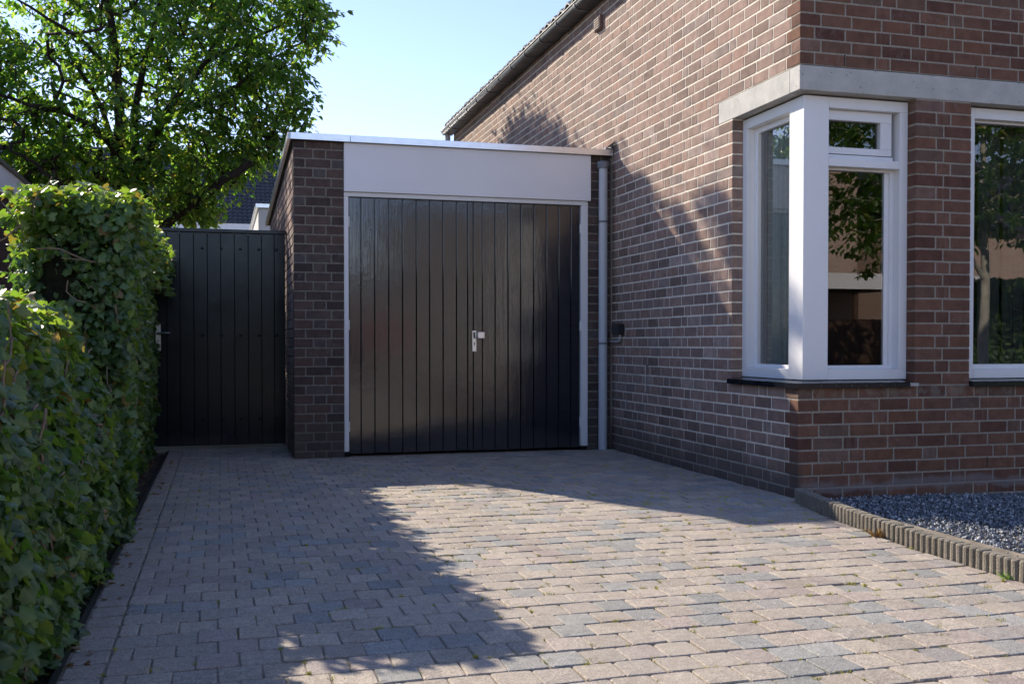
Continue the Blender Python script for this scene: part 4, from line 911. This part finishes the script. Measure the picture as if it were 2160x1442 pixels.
    for i in tips + [par[j] for j in tips]:
        c = A[i]; dvec = c - A[par[i]]; dvec = dvec / (np.linalg.norm(dvec) + 1e-6); k = int(nleaf * rr.uniform(.6, 1.4) * (3.2 if i in xtips else 1 if weight[i] == 1 and i in tipset else .45))
        ext = rr.uniform(.15, .40) if i not in xtips else .16
        for q in range(k):
            t = rr.random(); ang = rr.uniform(0, 6.28); side = np.array([math.cos(ang), math.sin(ang), rr.gauss(0, .4)])
            p = c + dvec * (t - .45) * ext * 1.5 + side * rr.uniform(.01, .07); P.append(p); T.append(side * .55 + dvec * .5 + np.array([0, 0, -rr.uniform(.45, 1.3)]))
    P = np.array(P); T = np.array(T); nrm = np.array([0, 0, 1.]) + r.normal(0, .45, P.shape); nrm += T * (1, 1, 0) * .55; Rm = frames(nrm, T); S = r.uniform(*llen, len(P)); rnd = r.random(len(P))
    single = []
    if nsingle:
        sz = np.array([view_size(*p, s, s) for p, s in zip(P, S)]); single = np.argsort(-sz)[:nsingle]
        me = npmesh('leaf', tv, tf, smooth=True); me.materials.append(mato)
        for i in single:
            o = bpy.data.objects.new('leaf', me); M = Matrix([list(map(float, q)) for q in Rm[i]]).to_4x4(); M.translation = P[i]; o.matrix_world = M @ Matrix.Scale(float(S[i]), 4); o.color = (float(rnd[i]), 0, 0, 1); link(o, root)
    keep = np.setdiff1d(np.arange(len(P)), single); V, F = scatter(tv, tf, P[keep], Rm[keep], S[keep]); c = np.repeat(rnd[keep], len(tv))
    me = npmesh('crown', V, F, np.stack([c, c, c, np.ones_like(c)], -1), True); me.materials.append(matl); o = link(bpy.data.objects.new('crown', me), root); o['kind'] = 'stuff'
    return root
grow_tree('cherry_tree', 'large leafy cherry tree with several dark stems behind the black gate', LIMBS, CROWN, 9.0, 2.2, 2450, 15, GAPS, M_CHERRY, M_CHERRYO, M_BARK, 21, 300, (.070, .118), TOP, [(-3.69, 6.72), (-3.62, 6.78), (-3.97, 6.95), (-4.05, 7.02), (-4.15, 7.08), (-4.39, 7.36), (-4.45, 7.28), (-4.53, 7.38), (-4.55, 6.87), (-4.32, 6.86), (-4.4, 6.82), (-4.24, 6.78), (-4.82, 7.3), (-4.80, 7.12), (-4.86, 6.95), (-4.6, 7.15)])

# ------------------------------------------------------------------ buildings behind
ng = thing('neighbour_garage', 'flat roofed neighbouring garage with white fascia behind the hedge', 'garage', (0, 0, 0))
MB().box(-7.7, -5.13, 2.95, 8.9, -.05, 2.27).build('wall', M_GBRICKJ if False else plain('neighbour brick', (.07, .042, .035), .95, 0, .2, 25, .3, .5), ng)
MB().box(-7.73, -5.10, 2.92, 8.93, 2.272, 2.53, .004).build('fascia', M_FASCIA, ng); MB().box(-7.76, -5.07, 2.89, 8.96, 2.5315, 2.562, .003).build('roof_trim', M_ZINC, ng)
rg = thing('rear_garage', 'white edged flat roof of a garage behind the brick garage', 'garage', (0, 0, 0))
MB().box(-2.62, .3, 9.4, 13.6, -.05, 2.2).build('wall', plain('rear garage brick', (.16, .09, .07), .95), rg)
MB().box(-2.66, .32, 9.36, 13.64, 2.203, 2.74, .004).build('fascia', M_FASCIA, rg); MB().box(-2.70, .34, 9.32, 13.68, 2.7415, 2.80, .003).build('roof_trim', M_ALU, rg)
rh = thing('rear_house', 'distant house with dark tiled roof and white gutter behind the tree', 'house', (0, 0, 0))
MB().box(-26, 6, 40.6, 48, -.05, 5.85).build('wall', plain('rear house brick', (.20, .12, .09), .95), rh)
MB().box(-26.3, 6.3, 40.05, 40.30, 5.62, 5.98, .01).build('gutter', M_FASCIA, rh)
tb = MB(); tb.add([(-26.3, 40.05, 5.95), (6.3, 40.05, 5.95), (6.3, 43.6, 9.42), (-26.3, 43.6, 9.42), (6.3, 47.2, 5.95), (-26.3, 47.2, 5.95)], [(0, 1, 2, 3), (3, 2, 4, 5)]); rro = tb.build('roof', M_ROOFFELT, rh)
vl, fl, nb = [], [], 0; cols, rws = 74, 20; prof = [(q / 6, .028 * math.sin(q / 6 * 2 * math.pi)) for q in range(7)]
tvs = []; sl_ = math.radians(44.4)
for j, lift in ((0, .055), (1, .02)):
    for q, hgt in prof: tvs.append((q * .2, j, hgt + lift))
tvs = np.array(tvs, np.float32); tfs = [(i, i + 1, i + 8, i + 7) for i in range(6)]
front = [(q * .2, 0, hgt + .005) for q, hgt in prof]; tvs = np.concatenate([tvs, np.array(front, np.float32)]); tfs += [(14 + i, 15 + i, i + 1, i) for i in range(6)]; tfs = np.array(tfs, np.int32)
for rj in range(rws):
    for ci in range(cols):
        W = tvs.copy(); d = rj * .245 + W[:, 1] * .26; z = W[:, 2].copy(); W[:, 0] += -10.2 + ci * .2; W[:, 1] = 40.05 + d * math.cos(sl_) - z * math.sin(sl_); W[:, 2] = 5.97 + d * math.sin(sl_) + z * math.cos(sl_); vl.append(W); fl.append(tfs + nb); nb += len(W)
me = npmesh('roof_tiles', np.concatenate(vl), np.concatenate(fl)); me.materials.append(M_RTILE); o = link(bpy.data.objects.new('roof_tiles', me), rro); o['kind'] = 'stuff'
MB().tube([(-26.3, 43.6, 9.46), (6.3, 43.6, 9.46)], .11, 8).build('ridge', M_RTILE, rro)

# ------------------------------------------------------------------ across the street (seen mirrored in doors and windows)
def far_house(name, label, x0, x1, y0, y1, h, ridge, wins, mb):
    t = thing(name, label, 'house', (0, 0, 0)); MB().box(x0, x1, y0, y1, -.05, h).build('wall', mb, t)
    MB().add([(x0 - .3, y1 + .35, h - .1), (x1 + .3, y1 + .35, h - .1), (x1 + .3, (y0 + y1) / 2, ridge), (x0 - .3, (y0 + y1) / 2, ridge), (x1 + .3, y0 - .35, h - .1), (x0 - .3, y0 - .35, h - .1)], [(0, 1, 2, 3), (3, 2, 4, 5)]).build('roof', M_RTILE, t)
    for a, b, c, d in wins:
        w_ = MB().box(a, b, y1 + .005, y1 + .06, c, d).build('window', M_WHITE, t); MB().box(a + .09, b - .09, y1 + .0605, y1 + .07, c + .09, d - .09).build('pane', M_BLACK, w_)
    return t
far_house('opposite_house', 'sunlit brick house mirrored in the black garage doors', 2.0, 5.6, -27, -19.5, 5.3, 5.6, [(3.2, 3.7, .1, 2.3), (4.3, 5.2, .9, 2.3)], M_FBRICK2)
far_house('brick_annexe', 'low brick annexe mirrored in the garage door', -.5, 1.95, -26, -19.6, 2.9, 3.1, [(.5, 1.5, .8, 2.1)], M_FBRICK2)
pg = thing('pale_house', 'pale rendered house end mirrored in the garage door', 'house', (0, 0, 0)); MB().box(6.0, 7.5, -26, -18.5, -.05, 4.9).build('wall', M_FASCIA, pg); MB().box(5.9, 7.6, -26.1, -18.4, 4.901, 5.05).build('roof', M_RTILE, pg)
far_house('opposite_house', 'pink brick house mirrored in the corner window', 8.0, 15.3, -30, -21.5, 6.4, 6.6, [(9.0, 10.5, .8, 2.3)], M_FBRICK)
far_house('opposite_house', 'brick house mirrored in the right hand window', 17.3, 27, -31, -22, 4.6, 7.6, [(19, 20.5, .8, 2.3), (22, 23.5, .8, 2.3)], M_FBRICK)
cp = thing('carport', 'flat carport with white fascia mirrored in the corner window', 'carport', (0, 0, 0))
MB().box(8.2, 15.5, -16.6, -16.45, 2.22, 2.60).build('fascia', M_FASCIA, cp); MB().box(8.2, 15.5, -21.4, -16.605, 2.40, 2.58).build('roof', M_ROOFFELT, cp); MB().box(8.25, 8.4, -21.3, -16.7, -.05, 2.39).build('side_wall', M_FBRICK, cp)
for x in (11.9, 15.3): MB().box(x, x + .12, -16.75, -16.62, -.05, 2.39).build('post', M_FWOOD, cp)
fn = thing('board_fence', 'brown board fence mirrored low in the corner window', 'fence', (0, 0, 0))
for i in range(40): MB().box(8.0 + i * .125, 8.0 + i * .125 + .118, -14.55, -14.53 + random.uniform(0, .01), -.05, 1.42 + random.uniform(-.01, .01)).build('board', M_FWOOD, fn)
MB().box(8.0, 13.0, -14.60, -14.5505, .3, .4).box(8.0, 13.0, -14.60, -14.5505, 1.1, 1.2).build('rail', M_FWOOD, fn)
ST = {'trunk': ([(8.55, -8.2, -.05), (8.5, -8.2, 1.0), (8.55, -8.2, 2.0), (8.5, -8.25, 3.2), (8.5, -8.2, 4.6)], .13, .05), 'b1': ([(8.52, -8.2, 1.9), (7.6, -8.0, 2.9), (6.6, -7.9, 3.4), (5.9, -7.9, 3.5)], .05, .01), 'b2': ([(8.5, -8.25, 2.6), (9.3, -8.6, 3.4), (10.0, -8.8, 4.0)], .05, .01), 'b3': ([(8.5, -8.25, 3.2), (7.6, -8.6, 4.2), (7.0, -8.8, 4.8)], .04, .01)}
grow_tree('street_tree', 'pale barked tree mirrored in the front windows', ST, [(5.9, 2.5), (6.6, 1.9), (7.6, 2.2), (8.4, 2.6), (9.6, 2.5), (10.6, 3.6), (10.4, 5.2), (8.6, 6.3), (6.6, 5.6), (5.6, 4.0)], -8.2, 1.5, 800, 15, [], M_CHERRY, M_CHERRYO, M_PALEBARK, 4, 0, (.10, .16))
def far_hedge(name, label, x0, x1, yb, yf, h, n):
    t = thing(name, label, 'hedge', (0, 0, 0)); MB().box(x0, x1, yb, yf, -.05, h - .05, .08).build('core', M_CORE, t)
    P = np.stack([rng.uniform(x0, x1, n), yf + .03 + rng.normal(0, .05, n), rng.uniform(0, h + .05, n)], -1); Rm = frames(np.array([-.2, 1., .4]) + rng.normal(0, .5, P.shape), np.array([0, 0, -1.]) + rng.normal(0, .5, P.shape)); V, F = scatter(*IVY[0], P, Rm, rng.uniform(.09, .16, n)); c = np.repeat(rng.uniform(.1, .8, n), len(IVY[0][0])); me = npmesh('foliage', V, F, np.stack([c, c, c, np.ones_like(c)], -1)); me.materials.append(M_IVY); o = link(bpy.data.objects.new('foliage', me), t); o['kind'] = 'stuff'
far_hedge('sky_blocking_hedge', 'dark hedge added across the street to darken the gate reflection', -9, -.9, -17.2, -16.4, 3.1, 5000)  # unseen hedge added to keep the sky out of the gate's reflection
hh = thing('clipped_hedge', 'green hedge mirrored behind the pale trunk', 'hedge', (0, 0, 0)); MB().box(8.9, 12.6, -10.6, -9.9, -.05, 1.95, .08).build('core', M_CORE, hh)
n = 5000; P = np.stack([rng.uniform(8.9, 12.6, n), np.where(rng.random(n) < .8, -9.86, -10.64) + rng.normal(0, .05, n), rng.uniform(0, 2.05, n)], -1); Rm = frames(np.array([-.2, 1., .4]) + rng.normal(0, .5, P.shape), np.array([0, 0, -1.]) + rng.normal(0, .5, P.shape)); V, F = scatter(*IVY[0], P, Rm, rng.uniform(.07, .13, n)); c = np.repeat(rng.uniform(.3, .94, n), len(IVY[0][0])); me = npmesh('foliage', V, F, np.stack([c, c, c, np.ones_like(c)], -1)); me.materials.append(M_IVY); o = link(bpy.data.objects.new('foliage', me), hh); o['kind'] = 'stuff'
lb = thing('placeholder', 'red letterbox on a pale post, added for a red blur mirrored in the garage door', 'placeholder', (0, 0, 0))  # unidentified red shape, added for the red blur reflected in the door
MB().box(.32, .86, -13.75, -13.4, .86, 1.36, .05).build('housing', M_RED, lb); MB().box(.5, .68, -13.65, -13.5, -.05, .858).build('post', M_PALEBARK, lb)
